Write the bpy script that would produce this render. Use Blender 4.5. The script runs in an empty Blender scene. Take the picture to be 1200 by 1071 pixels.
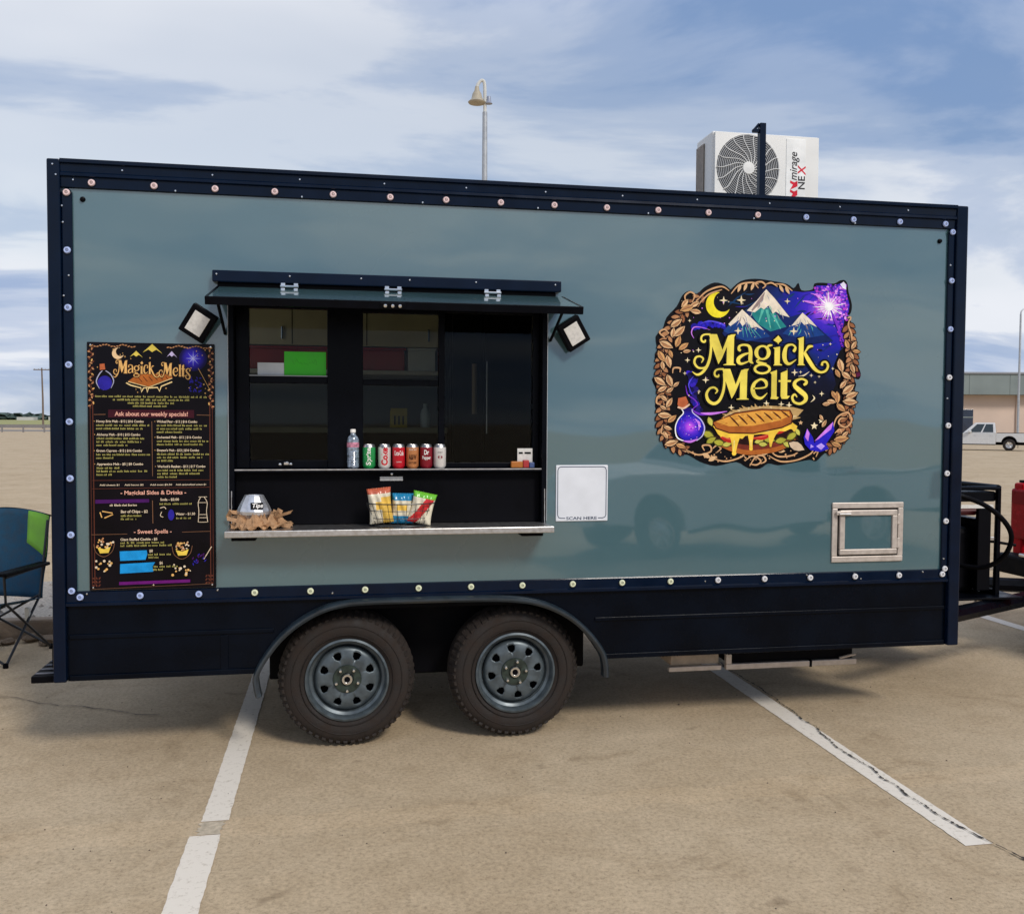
import bpy, bmesh, math, random
from mathutils import Vector, Matrix
from mathutils.geometry import tessellate_polygon
PI = math.pi
rnd = random.Random(7)
S = bpy.context.scene
COL = S.collection

# ------------------------------------------------------------------ camera, world, sun, exposure
cam_d = bpy.data.cameras.new('camera'); cam = bpy.data.objects.new('camera', cam_d); COL.objects.link(cam)
cam_d.sensor_fit = 'HORIZONTAL'; cam_d.sensor_width = 36; cam_d.lens = 36 * 1089.4 / 1200
cam_d.clip_start = .05; cam_d.clip_end = 6000
yaw, pitch, roll = .181, .039, .0055
fw = Vector((math.sin(yaw) * math.cos(pitch), math.cos(yaw) * math.cos(pitch), -math.sin(pitch)))
rt = Vector((math.cos(yaw), -math.sin(yaw), 0)); up = rt.cross(fw)
r2 = rt * math.cos(roll) + up * math.sin(roll); u2 = up * math.cos(roll) - rt * math.sin(roll)
mw = Matrix((r2, u2, -fw)).transposed().to_4x4(); mw.translation = (1.4206, -4.9631, 1.7548)
cam.matrix_world = mw
S.camera = cam
S.view_settings.view_transform = 'Standard'; S.view_settings.look = 'None'
S.view_settings.gamma = 1; S.view_settings.use_curve_mapping = False
S.view_settings.exposure = 0.08

SUN_EL, SUN_AZ = math.radians(40), math.radians(154)     # azimuth clockwise from +y: sun high behind the viewer's right
sun_d = bpy.data.lights.new('sun', 'SUN'); sun = bpy.data.objects.new('sun', sun_d); COL.objects.link(sun)
sun_d.energy = 2.0; sun_d.angle = math.radians(12); sun_d.color = (1, .95, .88)
sd = Vector((math.sin(SUN_AZ) * math.cos(SUN_EL), math.cos(SUN_AZ) * math.cos(SUN_EL), math.sin(SUN_EL)))
sun.rotation_euler = sd.to_track_quat('Z', 'Y').to_euler(); sun.location = (0, -10, 30)

W = bpy.data.worlds.new('World'); S.world = W; W.use_nodes = True
nt = W.node_tree; N = nt.nodes; Lk = nt.links; N.clear()
def wn(t, **k):
    n = N.new(t)
    for a, b in k.items(): setattr(n, a, b)
    return n
def wmath(op, a, b=None):
    n = wn('ShaderNodeMath', operation=op)
    for i, v in enumerate((a, b)):
        if v is None: continue
        if isinstance(v, (int, float)): n.inputs[i].default_value = v
        else: Lk.new(v, n.inputs[i])
    return n.outputs[0]
sky = wn('ShaderNodeTexSky', sky_type='NISHITA'); sky.sun_disc = False
sky.sun_elevation = SUN_EL; sky.sun_rotation = SUN_AZ; sky.air_density = 1.2; sky.dust_density = 1.0
tc = wn('ShaderNodeTexCoord'); sp = wn('ShaderNodeSeparateXYZ'); Lk.new(tc.outputs['Generated'], sp.inputs[0])
zz = wmath('ADD', wmath('MAXIMUM', sp.outputs[2], 0.0), .22)
cx = wmath('DIVIDE', sp.outputs[0], zz); cy = wmath('DIVIDE', sp.outputs[1], zz)
cb = wn('ShaderNodeCombineXYZ'); Lk.new(cx, cb.inputs[0]); Lk.new(cy, cb.inputs[1]); cb.inputs[2].default_value = 3.1
def cloud(scale, detail, rough, dist, off, rot=0.25, sx=.55):
    mp = wn('ShaderNodeMapping'); mp.inputs['Location'].default_value = off; mp.inputs['Rotation'].default_value = (0, 0, rot)
    mp.inputs['Scale'].default_value = (sx, 1, 1)
    Lk.new(cb.outputs[0], mp.inputs[0])
    n = wn('ShaderNodeTexNoise'); n.inputs['Scale'].default_value = scale; n.inputs['Detail'].default_value = detail
    n.inputs['Roughness'].default_value = rough; n.inputs['Distortion'].default_value = dist
    Lk.new(mp.outputs[0], n.inputs[0]); return n.outputs['Fac']
def ramp(fac, stops):
    r = wn('ShaderNodeValToRGB'); cr = r.color_ramp; cr.interpolation = 'EASE'
    while len(cr.elements) < len(stops): cr.elements.new(.5)
    for e, (p, c) in zip(cr.elements, stops): e.position = p; e.color = (c[0], c[1], c[2], 1)
    Lk.new(fac, r.inputs[0]); return r.outputs[0]
n1 = cloud(1.5, 8, .55, .4, (57.5, 13.6, 0), .35, .6); n2 = cloud(.55, 5, .5, .2, (8.1, 4.4, 2), -.15, .7)
cov = ramp(n2, [(.32, (.5,) * 3), (.56, (1,) * 3)])
cc = ramp(n1, [(.36, (.17, .29, .54)), (.43, (.33, .43, .64)), (.50, (.52, .59, .74)), (.59, (.82, .84, .89))])
tenx = wn('ShaderNodeVectorMath', operation='SCALE'); tenx.inputs['Scale'].default_value = 10.0; Lk.new(cc, tenx.inputs[0])
mx = wn('ShaderNodeMix', data_type='RGBA')
sepc = wn('ShaderNodeSeparateColor'); Lk.new(cov, sepc.inputs[0]); Lk.new(sepc.outputs[0], mx.inputs[0])
skm = wn('ShaderNodeMix', data_type='RGBA'); skm.inputs[0].default_value = .35     # thin veil over the clear parts
Lk.new(sky.outputs[0], skm.inputs[6]); skm.inputs[7].default_value = (4.2, 5.0, 6.6, 1)
Lk.new(skm.outputs[2], mx.inputs[6]); Lk.new(tenx.outputs[0], mx.inputs[7])
hz = wmath('POWER', wmath('SUBTRACT', 1.0, wmath('MAXIMUM', sp.outputs[2], 0.0)), 14)
mh = wn('ShaderNodeMix', data_type='RGBA'); Lk.new(wmath('MULTIPLY', hz, .55), mh.inputs[0])
Lk.new(mx.outputs[2], mh.inputs[6]); mh.inputs[7].default_value = (6.0, 6.7, 7.8, 1)
bg = wn('ShaderNodeBackground'); bg.inputs[1].default_value = .1; Lk.new(mh.outputs[2], bg.inputs[0])
out = wn('ShaderNodeOutputWorld'); Lk.new(bg.outputs[0], out.inputs[0])

# ------------------------------------------------------------------ materials
def srgb(r, g, b):
    f = lambda c: (c / 255 / 12.92) if c / 255 <= .04045 else ((c / 255 + .055) / 1.055) ** 2.4
    return (f(r), f(g), f(b))
MATS = {}
def M(name, col, rough=.5, metal=0, var=.12, scale=9, bump=0, bscale=80, coat=0, spec=.5, wavy=0, coat_ior=1.5):
    if name in MATS: return MATS[name]
    m = bpy.data.materials.new(name); m.use_nodes = True; t = m.node_tree; n = t.nodes; l = t.links
    p = n['Principled BSDF']; p.inputs['Roughness'].default_value = rough; p.inputs['Metallic'].default_value = metal
    p.inputs['Specular IOR Level'].default_value = spec
    if coat: p.inputs['Coat Weight'].default_value = coat; p.inputs['Coat Roughness'].default_value = .035; p.inputs['Coat IOR'].default_value = coat_ior
    c = n.new('ShaderNodeTexCoord')
    no = n.new('ShaderNodeTexNoise'); no.inputs['Scale'].default_value = scale; no.inputs['Detail'].default_value = 6
    l.new(c.outputs['Object'], no.inputs[0])
    mr = n.new('ShaderNodeMapRange'); mr.inputs[1].default_value = .3; mr.inputs[2].default_value = .7
    mr.inputs[3].default_value = 1 - var; mr.inputs[4].default_value = 1 + var; l.new(no.outputs['Fac'], mr.inputs[0])
    vm = n.new('ShaderNodeVectorMath'); vm.operation = 'SCALE'; vm.inputs[0].default_value = col[:3]
    l.new(mr.outputs[0], vm.inputs['Scale']); l.new(vm.outputs[0], p.inputs['Base Color'])
    r_ = n.new('ShaderNodeMapRange'); r_.inputs[1].default_value = .3; r_.inputs[2].default_value = .7
    r_.inputs[3].default_value = max(0, rough * .8); r_.inputs[4].default_value = min(1, rough * 1.25)
    l.new(no.outputs['Fac'], r_.inputs[0]); l.new(r_.outputs[0], p.inputs['Roughness'])
    if bump or wavy:
        b = n.new('ShaderNodeBump'); nb = n.new('ShaderNodeTexNoise'); nb.inputs['Scale'].default_value = bscale
        nb.inputs['Detail'].default_value = 4 if bump else 1
        l.new(c.outputs['Object'], nb.inputs[0]); l.new(nb.outputs['Fac'], b.inputs['Height'])
        b.inputs['Strength'].default_value = bump or 1; b.inputs['Distance'].default_value = .01 if bump else wavy
        l.new(b.outputs[0], p.inputs['Normal'])
        if coat: l.new(b.outputs[0], p.inputs['Coat Normal'])
    MATS[name] = m; return m
def ink(name, rgb, rough=.35):
    return M('print_' + name, srgb(*rgb), rough, var=.16, scale=26, spec=.16)
def glass_mat(name, tint, gl=1.0):
    m = bpy.data.materials.new(name); m.use_nodes = True; t = m.node_tree; n = t.nodes; l = t.links; n.clear()
    o = n.new('ShaderNodeOutputMaterial'); mix = n.new('ShaderNodeMixShader'); tr = n.new('ShaderNodeBsdfTransparent')
    g = n.new('ShaderNodeBsdfGlossy'); g.inputs['Roughness'].default_value = .02; tr.inputs[0].default_value = (*tint, 1)
    fr = n.new('ShaderNodeFresnel'); fr.inputs[0].default_value = 1.22
    l.new(fr.outputs[0], mix.inputs[0]); l.new(tr.outputs[0], mix.inputs[1]); l.new(g.outputs[0], mix.inputs[2]); l.new(mix.outputs[0], o.inputs[0])
    MATS[name] = m; return m

m_teal = M('teal_panel', (.064, .134, .154), .3, var=.04, scale=1.2, coat=1, bscale=1.1, wavy=.010, spec=.3, coat_ior=2.0)
m_black = M('black_powder_coat', (.0016, .0022, .0045), .3, var=.25, scale=14, spec=.09)
m_blackm = M('matte_black', (.0018, .0018, .0032), .55, var=.25, scale=10, spec=.08)
m_trim = M('navy_black_trim', (.0010, .0058, .019), .16, var=.2, scale=8, spec=.2)
m_skirt = M('skirt_steel', (.0010, .0026, .0065), .26, var=.4, scale=4, bump=.08, bscale=30, spec=.11)
m_alu = M('brushed_aluminium', (.62, .60, .58), .34, 1, var=.12, scale=40)
m_chrome = M('chrome', (.75, .75, .75), .12, 1, var=.1)
m_cream = M('cream_aluminium_frame', (.55, .48, .42), .35, .3, var=.12, scale=30)
m_rubber = M('tyre_rubber', (.017, .011, .008), .8, var=.45, scale=14, bump=.25, bscale=140)
m_rim = M('grey_spoke_rim', (.080, .100, .112), .36, .3, var=.35, scale=18)
m_white = M('white_enamel', (.62, .62, .58), .4, var=.06)
m_lens = M('flood_lens', (.72, .70, .66), .3, var=.1, scale=60)
m_glass = glass_mat('window_glass', (.80, .84, .82))
m_galv = M('galvanised_pole', (.42, .44, .46), .5, .4, var=.15)
m_wood = M('pole_wood', (.16, .12, .09), .8, var=.3)

# ------------------------------------------------------------------ mesh helpers
class B:
    def __init__(s): s.v = []; s.f = []; s.mi = []; s.cur = 0
    def add(s, vs, fs):
        o = len(s.v); s.v += [tuple(v) for v in vs]
        for f in fs: s.f.append(tuple(i + o for i in f)); s.mi.append(s.cur)
        return s
    def box(s, x0, x1, y0, y1, z0, z1):
        return s.add([(x, y, z) for x in (x0, x1) for y in (y0, y1) for z in (z0, z1)],
                     [(0, 1, 3, 2), (4, 6, 7, 5), (0, 4, 5, 1), (2, 3, 7, 6), (0, 2, 6, 4), (1, 5, 7, 3)])
    def prism(s, poly, y0, y1, axis='y'):
        # poly: (a, b) list; extruded along axis
        k = len(poly)
        mk = {'y': lambda a, b, c: (a, c, b), 'x': lambda a, b, c: (c, a, b), 'z': lambda a, b, c: (a, b, c)}[axis]
        vs = [mk(a, b, y0) for a, b in poly] + [mk(a, b, y1) for a, b in poly]
        tris = tessellate_polygon([[Vector((a, b, 0)) for a, b in poly]])
        fs = [tuple(t) for t in tris] + [tuple(i + k for i in reversed(t)) for t in tris]
        fs += [(i, (i + 1) % k, (i + 1) % k + k, i + k) for i in range(k)]
        return s.add(vs, fs)
    def tube(s, pts, r, seg=10, caps=True):
        pts = [Vector(p) for p in pts]; n = len(pts); rr = r if isinstance(r, (list, tuple)) else [r] * n
        rings = []; prev = None
        for i, p in enumerate(pts):
            t = (pts[min(i + 1, n - 1)] - pts[max(i - 1, 0)]).normalized()
            if prev is None:
                a = t.orthogonal().normalized()
            else:
                a = (prev - t * prev.dot(t)).normalized()
            prev = a; b = t.cross(a)
            rings.append([p + (a * math.cos(2 * PI * k / seg) + b * math.sin(2 * PI * k / seg)) * rr[i] for k in range(seg)])
        vs = [v for r_ in rings for v in r_]; fs = []
        for i in range(n - 1):
            for k in range(seg):
                fs.append((i * seg + k, i * seg + (k + 1) % seg, (i + 1) * seg + (k + 1) % seg, (i + 1) * seg + k))
        if caps: fs.append(tuple(range(seg))[::-1]); fs.append(tuple((n - 1) * seg + k for k in range(seg)))
        return s.add(vs, fs)
    def lathe(s, prof, c=(0, 0, 0), axis='z', seg=32):
        # prof: (r, h)
        vs = []; fs = []
        for r, h in prof:
            for k in range(seg):
                a = 2 * PI * k / seg; p = (r * math.cos(a), r * math.sin(a), h)
                if axis == 'y': p = (p[0], p[2], p[1])
                if axis == 'x': p = (p[2], p[0], p[1])
                vs.append((p[0] + c[0], p[1] + c[1], p[2] + c[2]))
        for i in range(len(prof) - 1):
            for k in range(seg):
                fs.append((i * seg + k, i * seg + (k + 1) % seg, (i + 1) * seg + (k + 1) % seg, (i + 1) * seg + k))
        return s.add(vs, fs)
    def build(s, name, mat, parent=None, smooth=False, bev=0, loc=None, rot=None):
        me = bpy.data.meshes.new(name); me.from_pydata(s.v, [], s.f)
        mats = mat if isinstance(mat, (list, tuple)) else [mat]
        for m in mats: me.materials.append(m)
        if len(mats) > 1: me.polygons.foreach_set('material_index', s.mi)
        bm = bmesh.new(); bm.from_mesh(me); bmesh.ops.recalc_face_normals(bm, faces=bm.faces); bm.to_mesh(me); bm.free()
        o = bpy.data.objects.new(name, me); COL.objects.link(o)
        if smooth:
            for p in me.polygons: p.use_smooth = True
            me.set_sharp_from_angle(angle=math.radians(38))
        if bev:
            md = o.modifiers.new('bevel', 'BEVEL'); md.width = bev; md.segments = 2; md.limit_method = 'ANGLE'; md.harden_normals = False
        if parent: o.parent = parent
        if loc: o.location = loc
        if rot: o.rotation_euler = rot
        return o
def box(name, mat, parent, x0, x1, y0, y1, z0, z1, bev=.003): return B().box(x0, x1, y0, y1, z0, z1).build(name, mat, parent, bev=bev)
def thing(name, label, cat, loc=(0, 0, 0), rot=(0, 0, 0), group=None):
    o = bpy.data.objects.new(name, None); COL.objects.link(o); o.location = loc; o.rotation_euler = rot; o.empty_display_size = .2
    o['label'] = label; o['category'] = cat
    if group: o['group'] = group
    return o
def tag(o, label, cat, group=None):
    o['label'] = label; o['category'] = cat
    if group: o['group'] = group
    return o
def struct(o, kind='structure'): o['kind'] = kind; return o
def copy_at(src, loc, parent=None, rot=None):
    c = src.copy(); COL.objects.link(c); c.location = loc
    if parent: c.parent = parent
    if rot: c.rotation_euler = rot
    return c
def copy_tree(src, loc=None, rot=None, parent=None):
    c = src.copy(); COL.objects.link(c)
    if parent: c.parent = parent
    if loc: c.location = loc
    if rot: c.rotation_euler = rot
    for ch in src.children: copy_tree(ch, parent=c)
    return c
def catmull(pts, n=8):
    out = []; k = len(pts)
    for i in range(k - 1):
        p = [pts[max(i - 1, 0)], pts[i], pts[i + 1], pts[min(i + 2, k - 1)]]
        for j in range(n):
            t = j / n
            out.append(tuple(.5 * (2 * b + (c - a) * t + (2 * a - 5 * b + 4 * c - d) * t * t + (3 * b - a - 3 * c + d) * t ** 3) for a, b, c, d in zip(*p)))
    out.append(tuple(pts[-1])); return out
TXT = {}
def text_mesh(body, bold=0, shear=0):
    key = (body, bold, shear)
    if key in TXT: return TXT[key]
    cu = bpy.data.curves.new('t', 'FONT'); cu.body = body; cu.size = 1; cu.offset = bold; cu.shear = shear; cu.resolution_u = 3
    o = bpy.data.objects.new('t', cu); COL.objects.link(o); bpy.context.view_layer.update()
    me = o.evaluated_get(bpy.context.evaluated_depsgraph_get()).to_mesh()
    vs = [(v.co.x, v.co.y) for v in me.vertices]; fs = [tuple(p.vertices) for p in me.polygons]
    bpy.data.objects.remove(o); bpy.data.curves.remove(cu)
    TXT[key] = (vs, fs); return TXT[key]
SINGLE = {'wreath_leaf', 'mountain', 'mountain_near', 'snow_cap', 'star', 'menu_item', 'menu_heading', 'tape_strip', 'menu_mountain', 'scroll_work', 'crystal_facet', 'lettuce', 'tomato', 'smoke', 'burst_ray', 'wand', 'menu_purple_band', 'menu_cup'}
class Print:
    """flat print on a board in a plane y = const: ink pieces stacked in thin layers"""
    def __init__(s, parent, mapf, y0): s.parent = parent; s.map = mapf; s.y = y0; s.pieces = {}; s.n = 0
    def _b(s, piece, mat):
        if piece in SINGLE: piece = '%s#%d' % (piece, s.n)
        key = (piece, mat.name)
        if key not in s.pieces: s.pieces[key] = [B(), mat, 0]
        s.n += 1; s.pieces[key][2] += 1; return s.pieces[key][0]
    def _p(s, a, b): x, z = s.map(a, b); return (x, s.y - s.n * 6e-6, z)
    def poly(s, piece, mat, pts):
        b = s._b(piece, mat); t = tessellate_polygon([[Vector((p[0], p[1], 0)) for p in pts]])
        b.add([s._p(*p) for p in pts], [tuple(f) for f in t])
    def stroke(s, piece, mat, pts, w, n=8, smooth=True):
        ws = w if isinstance(w, (list, tuple)) else [w] * len(pts)
        q = [(p[0], p[1], k) for p, k in zip(pts, ws)]
        if smooth: q = catmull(q, n)
        b = s._b(piece, mat); vs = []; fs = []
        for i, (x, y, k) in enumerate(q):
            dx = q[min(i + 1, len(q) - 1)][0] - q[max(i - 1, 0)][0]; dy = q[min(i + 1, len(q) - 1)][1] - q[max(i - 1, 0)][1]
            d = math.hypot(dx, dy) or 1; nx, ny = -dy / d * k / 2, dx / d * k / 2
            vs += [s._p(x + nx, y + ny), s._p(x - nx, y - ny)]
            if i: fs.append((2 * i - 2, 2 * i - 1, 2 * i + 1, 2 * i))
        b.add(vs, fs)
    def disc(s, piece, mat, x, y, rx, ry=None, k=20): s.poly(piece, mat, [(x + rx * math.cos(2 * PI * i / k), y + (ry or rx) * math.sin(2 * PI * i / k)) for i in range(k)])
    def ring(s, piece, mat, x, y, rx, ry, w0, w1):
        # w0 at the sides, w1 at top and bottom
        k = 28; b = s._b(piece, mat); vs = []; fs = []
        for i in range(k):
            a = 2 * PI * i / k; c, sn = math.cos(a), math.sin(a); w = w0 * c * c + w1 * sn * sn
            vs += [s._p(x + (rx + w / 2) * c, y + (ry + w / 2) * sn), s._p(x + (rx - w / 2) * c, y + (ry - w / 2) * sn)]
            j = (i + 1) % k; fs.append((2 * i, 2 * i + 1, 2 * j + 1, 2 * j))
        b.add(vs, fs)
    def star(s, piece, mat, x, y, r, inner=.28, k=4):
        s.poly(piece, mat, [(x + (r if i % 2 == 0 else r * inner) * math.sin(PI * i / k), y - (r if i % 2 == 0 else r * inner) * math.cos(PI * i / k)) for i in range(2 * k)])
    def leaf(s, piece, mat, rib, x, y, ln, ang, w=.42):
        a = math.radians(ang); c, sn = math.cos(a), math.sin(a)
        prof = [(-.5, 0), (-.3, .7), (-.05, 1), (.22, .75), (.5, 0), (.22, -.75), (-.05, -1), (-.3, -.7)]
        s.poly(piece, mat, [(x + (u * ln) * c - v * ln * w / 2 * sn, y + (u * ln) * sn + v * ln * w / 2 * c) for u, v in prof])
        if rib: s.stroke(piece + '_veins', rib, [(x - .45 * ln * c, y - .45 * ln * sn), (x + .42 * ln * c, y + .42 * ln * sn)], ln * .06, smooth=False)
    def text(s, piece, mat, body, a0, a1, b0, h, bold=.012, shear=0):
        vs, fs = text_mesh(body, bold, shear)
        xs = [v[0] for v in vs]; x0, x1 = min(xs), max(xs); b = s._b(piece, mat)
        b.add([s._p(a0 + (x - x0) / (x1 - x0) * (a1 - a0), b0 - y / .73 * h) for x, y in vs], fs)
    def greek(s, piece, mat, a0, a1, b0, h):
        x = a0
        while x < a1 - 8:
            w = rnd.uniform(18, 60); w = min(w, a1 - x)
            k = x
            while k < x + w - 3:
                lw = rnd.uniform(5, 9); hh = h * rnd.choice((1, 1, 1, 1.45, 1.3)); gb = s._b(piece, mat)
                gb.add([s._p(k, b0), s._p(k + lw * .75, b0), s._p(k + lw * .75, b0 - hh), s._p(k, b0 - hh)], [(0, 1, 2, 3)]); k += lw + 1.5
            x += w + rnd.uniform(8, 13)
    def finish(s):
        for (k, mn), (b, m, c) in s.pieces.items():
            o = b.build(k.split('#')[0], m, s.parent)
            if c > 1 and '#' not in k: o['kind'] = 'stuff'

# ------------------------------------------------------------------ ground, markings, far setting
def ground_mat():
    m = bpy.data.materials.new('tan_asphalt'); m.use_nodes = True; t = m.node_tree; n = t.nodes; l = t.links
    p = n['Principled BSDF']; p.inputs['Roughness'].default_value = .88; p.inputs['Specular IOR Level'].default_value = .25
    c = n.new('ShaderNodeTexCoord')
    def noise(sc, det, ro=.6, dist=0):
        k = n.new('ShaderNodeTexNoise'); k.inputs['Scale'].default_value = sc; k.inputs['Detail'].default_value = det; k.inputs['Roughness'].default_value = ro
        k.inputs['Distortion'].default_value = dist
        l.new(c.outputs['Object'], k.inputs[0]); return k.outputs['Fac']
    def rmp(f, st):
        r = n.new('ShaderNodeValToRGB'); e = r.color_ramp
        while len(e.elements) < len(st): e.elements.new(.5)
        for el, (q, col) in zip(e.elements, st): el.position = q; el.color = (*col, 1)
        l.new(f, r.inputs[0]); return r.outputs[0]
    def mul(a, b, f=1):
        x = n.new('ShaderNodeMix'); x.data_type = 'RGBA'; x.blend_type = 'MULTIPLY'; x.inputs[0].default_value = f
        l.new(a, x.inputs[6]); l.new(b, x.inputs[7]); return x.outputs[2]
    base = rmp(noise(.55, 6, .62, .4), [(.3, (.445, .340, .218)), (.5, (.485, .376, .248)), (.7, (.515, .408, .278))])
    spk = rmp(noise(48, 6, .85), [(.34, (.58, .56, .53)), (.47, (.95, .95, .95)), (.64, (1.20, 1.19, 1.18))])
    mid = rmp(noise(7, 6, .7), [(.3, (.92, .915, .90)), (.6, (1.04, 1.04, 1.04))])
    pit = n.new('ShaderNodeTexVoronoi'); pit.inputs['Scale'].default_value = 7; pit.inputs['Randomness'].default_value = 1
    l.new(c.outputs['Object'], pit.inputs[0]); pr = rmp(pit.outputs['Distance'], [(.02, (.45, .42, .4)), (.05, (1, 1, 1))])
    col = mul(mul(mul(base, spk), mid), pr, .8)
    stain = rmp(noise(1.7, 7, .68, 1.2), [(.33, (.76, .735, .70)), (.43, (.95, .94, .925)), (.55, (1, 1, 1)), (.68, (1.07, 1.07, 1.07))])
    col = mul(col, stain)
    oil = rmp(noise(3.1, 3, .5, .3), [(.24, (.42, .39, .36)), (.31, (1, 1, 1))]); col = mul(col, oil, .7)
    sx_ = n.new('ShaderNodeSeparateXYZ'); l.new(c.outputs['Object'], sx_.inputs[0])      # old trench repair running along the bays
    wv = n.new('ShaderNodeMath'); wv.operation = 'MULTIPLY_ADD'; l.new(noise(2.2, 4), wv.inputs[0]); wv.inputs[1].default_value = .35; l.new(sx_.outputs[1], wv.inputs[2])
    bd_ = n.new('ShaderNodeMath'); bd_.operation = 'COMPARE'; l.new(wv.outputs[0], bd_.inputs[0]); bd_.inputs[1].default_value = -.69; bd_.inputs[2].default_value = .10
    band = rmp(bd_.outputs[0], [(0, (1, 1, 1)), (1, (1.07, 1.06, 1.05))]); col = mul(col, band)
    l.new(col, p.inputs['Base Color'])
    b = n.new('ShaderNodeBump'); b.inputs['Strength'].default_value = .55; b.inputs['Distance'].default_value = .006
    l.new(noise(130, 3, .7), b.inputs['Height']); l.new(b.outputs[0], p.inputs['Normal'])
    MATS['tan_asphalt'] = m; return m
m_ground = ground_mat()
G = 2600
ground = struct(B().add([(-G, -400, 0), (G, -400, 0), (G, G, 0), (-G, G, 0)], [(0, 1, 2, 3)]).build('ground', m_ground))
def worn_paint():
    m = bpy.data.materials.new('worn_white_line'); m.use_nodes = True; t = m.node_tree; n = t.nodes; l = t.links
    p = n['Principled BSDF']; p.inputs['Roughness'].default_value = .75
    c = n.new('ShaderNodeTexCoord'); k = n.new('ShaderNodeTexNoise'); k.inputs['Scale'].default_value = 30; k.inputs['Detail'].default_value = 8; k.inputs['Roughness'].default_value = .75
    l.new(c.outputs['Object'], k.inputs[0]); r = n.new('ShaderNodeValToRGB'); e = r.color_ramp
    e.elements[0].position = .27; e.elements[0].color = (.42, .35, .26, 1); e.elements[1].position = .46; e.elements[1].color = (.78, .71, .61, 1)
    l.new(k.outputs['Fac'], r.inputs[0]); l.new(r.outputs[0], p.inputs['Base Color']); return m
m_line = worn_paint()
def ragged_strip(name, pts, w, mat, parent, z=.0025, jit=.0022, step=.03):
    q = []; b = B()
    for (x0, y0), (x1, y1) in zip(pts, pts[1:]):
        k = max(2, int(math.hypot(x1 - x0, y1 - y0) / step)); q += [(x0 + (x1 - x0) * i / k, y0 + (y1 - y0) * i / k) for i in range(k)]
    q.append(pts[-1]); vs = []; fs = []
    for i, (x, y) in enumerate(q):
        a = q[max(i - 1, 0)]; d = q[min(i + 1, len(q) - 1)]; dx, dy = d[0] - a[0], d[1] - a[1]; L = math.hypot(dx, dy) or 1
        j0, j1 = rnd.uniform(-jit, jit), rnd.uniform(-jit, jit); ww = w if not callable(w) else w(i / (len(q) - 1))
        vs += [(x - dy / L * (ww / 2 + j0), y + dx / L * (ww / 2 + j0), z), (x + dy / L * (ww / 2 + j1), y - dx / L * (ww / 2 + j1), z)]
        if i: fs.append((2 * i - 2, 2 * i - 1, 2 * i + 1, 2 * i))
    return b.add(vs, fs).build(name, mat, parent)
ragged_strip('parking_line', [(.855, -4.2), (.850, -.94)], .128, m_line, ground)
ragged_strip('parking_line', [(.872, -.80), (.872, 5.2)], .115, m_line, ground)
ragged_strip('worn_line', [(.862, -.934), (.868, -.806)], .10, M('rubbed_paint', (.50, .42, .31), .9, var=.25, scale=40), ground, jit=.012, step=.012)
ragged_strip('parking_line', [(4.03, -1.57), (4.05, 5.2)], .125, m_line, ground)
ragged_strip('parking_line', [(7.16, -1.6), (7.16, 5.2)], .12, m_line, ground)
ragged_strip('parking_line', [(10.3, -1.6), (10.3, 5.2)], .12, m_line, ground)
ragged_strip('parking_line', [(-2.3, -1.6), (-2.3, 2.6)], .12, m_line, ground)
m_crack = M('crack_dark', (.045, .036, .028), .95, var=.4, scale=30)
ck = [(4.62, -2.4), (4.35, -2.02), (4.13, -1.76), (4.075, -1.5)]
y = -1.5
while y < 3.6:
    y += .11; ck.append((4.075 + .03 * math.sin(y * 1.7) + rnd.uniform(-.02, .02) + (.02 if y > -.2 else 0), y))
ragged_strip('ground_crack', ck, lambda t: .004 + .010 * rnd.random() ** 2, m_crack, ground, z=.008, jit=.005, step=.012)
ck = [(-.9, 1.35)]
while ck[-1][0] < .3: ck.append((ck[-1][0] + .07, ck[-1][1] - .035 + rnd.uniform(-.03, .03)))
ragged_strip('ground_crack', ck, lambda t: .006, m_crack, ground, z=.008, jit=.003, step=.03)
# small flakes and grit on the tarmac
b = B()
for i in range(170):
    x, yy = rnd.uniform(-1.2, 5.5), rnd.uniform(-2.2, 2.4); r = rnd.uniform(.002, .006) * (2 if rnd.random() < .07 else 1); a = rnd.uniform(0, 6)
    b.add([(x + r * math.cos(a + k * 1.57) * rnd.uniform(.6, 1.3), yy + r * math.sin(a + k * 1.57) * rnd.uniform(.6, 1.3), .0012) for k in range(4)] + [(x, yy, .004 + r * .4)],
          [(0, 1, 4), (1, 2, 4), (2, 3, 4), (3, 0, 4)])
g_ = b.build('grit', M('grit', (.10, .075, .055), .9, var=.5, scale=5)); struct(g_, 'stuff'); g_['label'] = 'dark grit and flakes scattered on the tan asphalt'

# raised gravel island behind the trailer, with a kerb
m_kerb = M('old_kerb_concrete', (.27, .20, .14), .9, var=.25, scale=6, bump=.5, bscale=40)
m_gravel = M('pale_gravel', (.44, .38, .31), .95, var=.45, scale=45, bump=.9, bscale=60)
kerb = struct(B().box(-9, 3.4, 2.95, 3.08, -.02, .15).build('kerb', m_kerb, bev=.02))
isl = struct(B().box(-9, 3.4, 3.081, 4.9, -.02, .135).build('gravel_island', m_gravel))
m_rock = M('brown_rock', (.22, .155, .10), .9, var=.4, scale=14, bump=.6, bscale=50)
rock_me = []
for k in range(3):
    bm = bmesh.new(); bmesh.ops.create_icosphere(bm, subdivisions=2, radius=1)
    for v in bm.verts: v.co *= rnd.uniform(.72, 1.12); v.co.z *= .6
    me = bpy.data.meshes.new('rock'); bm.to_mesh(me); bm.free(); me.materials.append(m_rock); rock_me.append(me)
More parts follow.
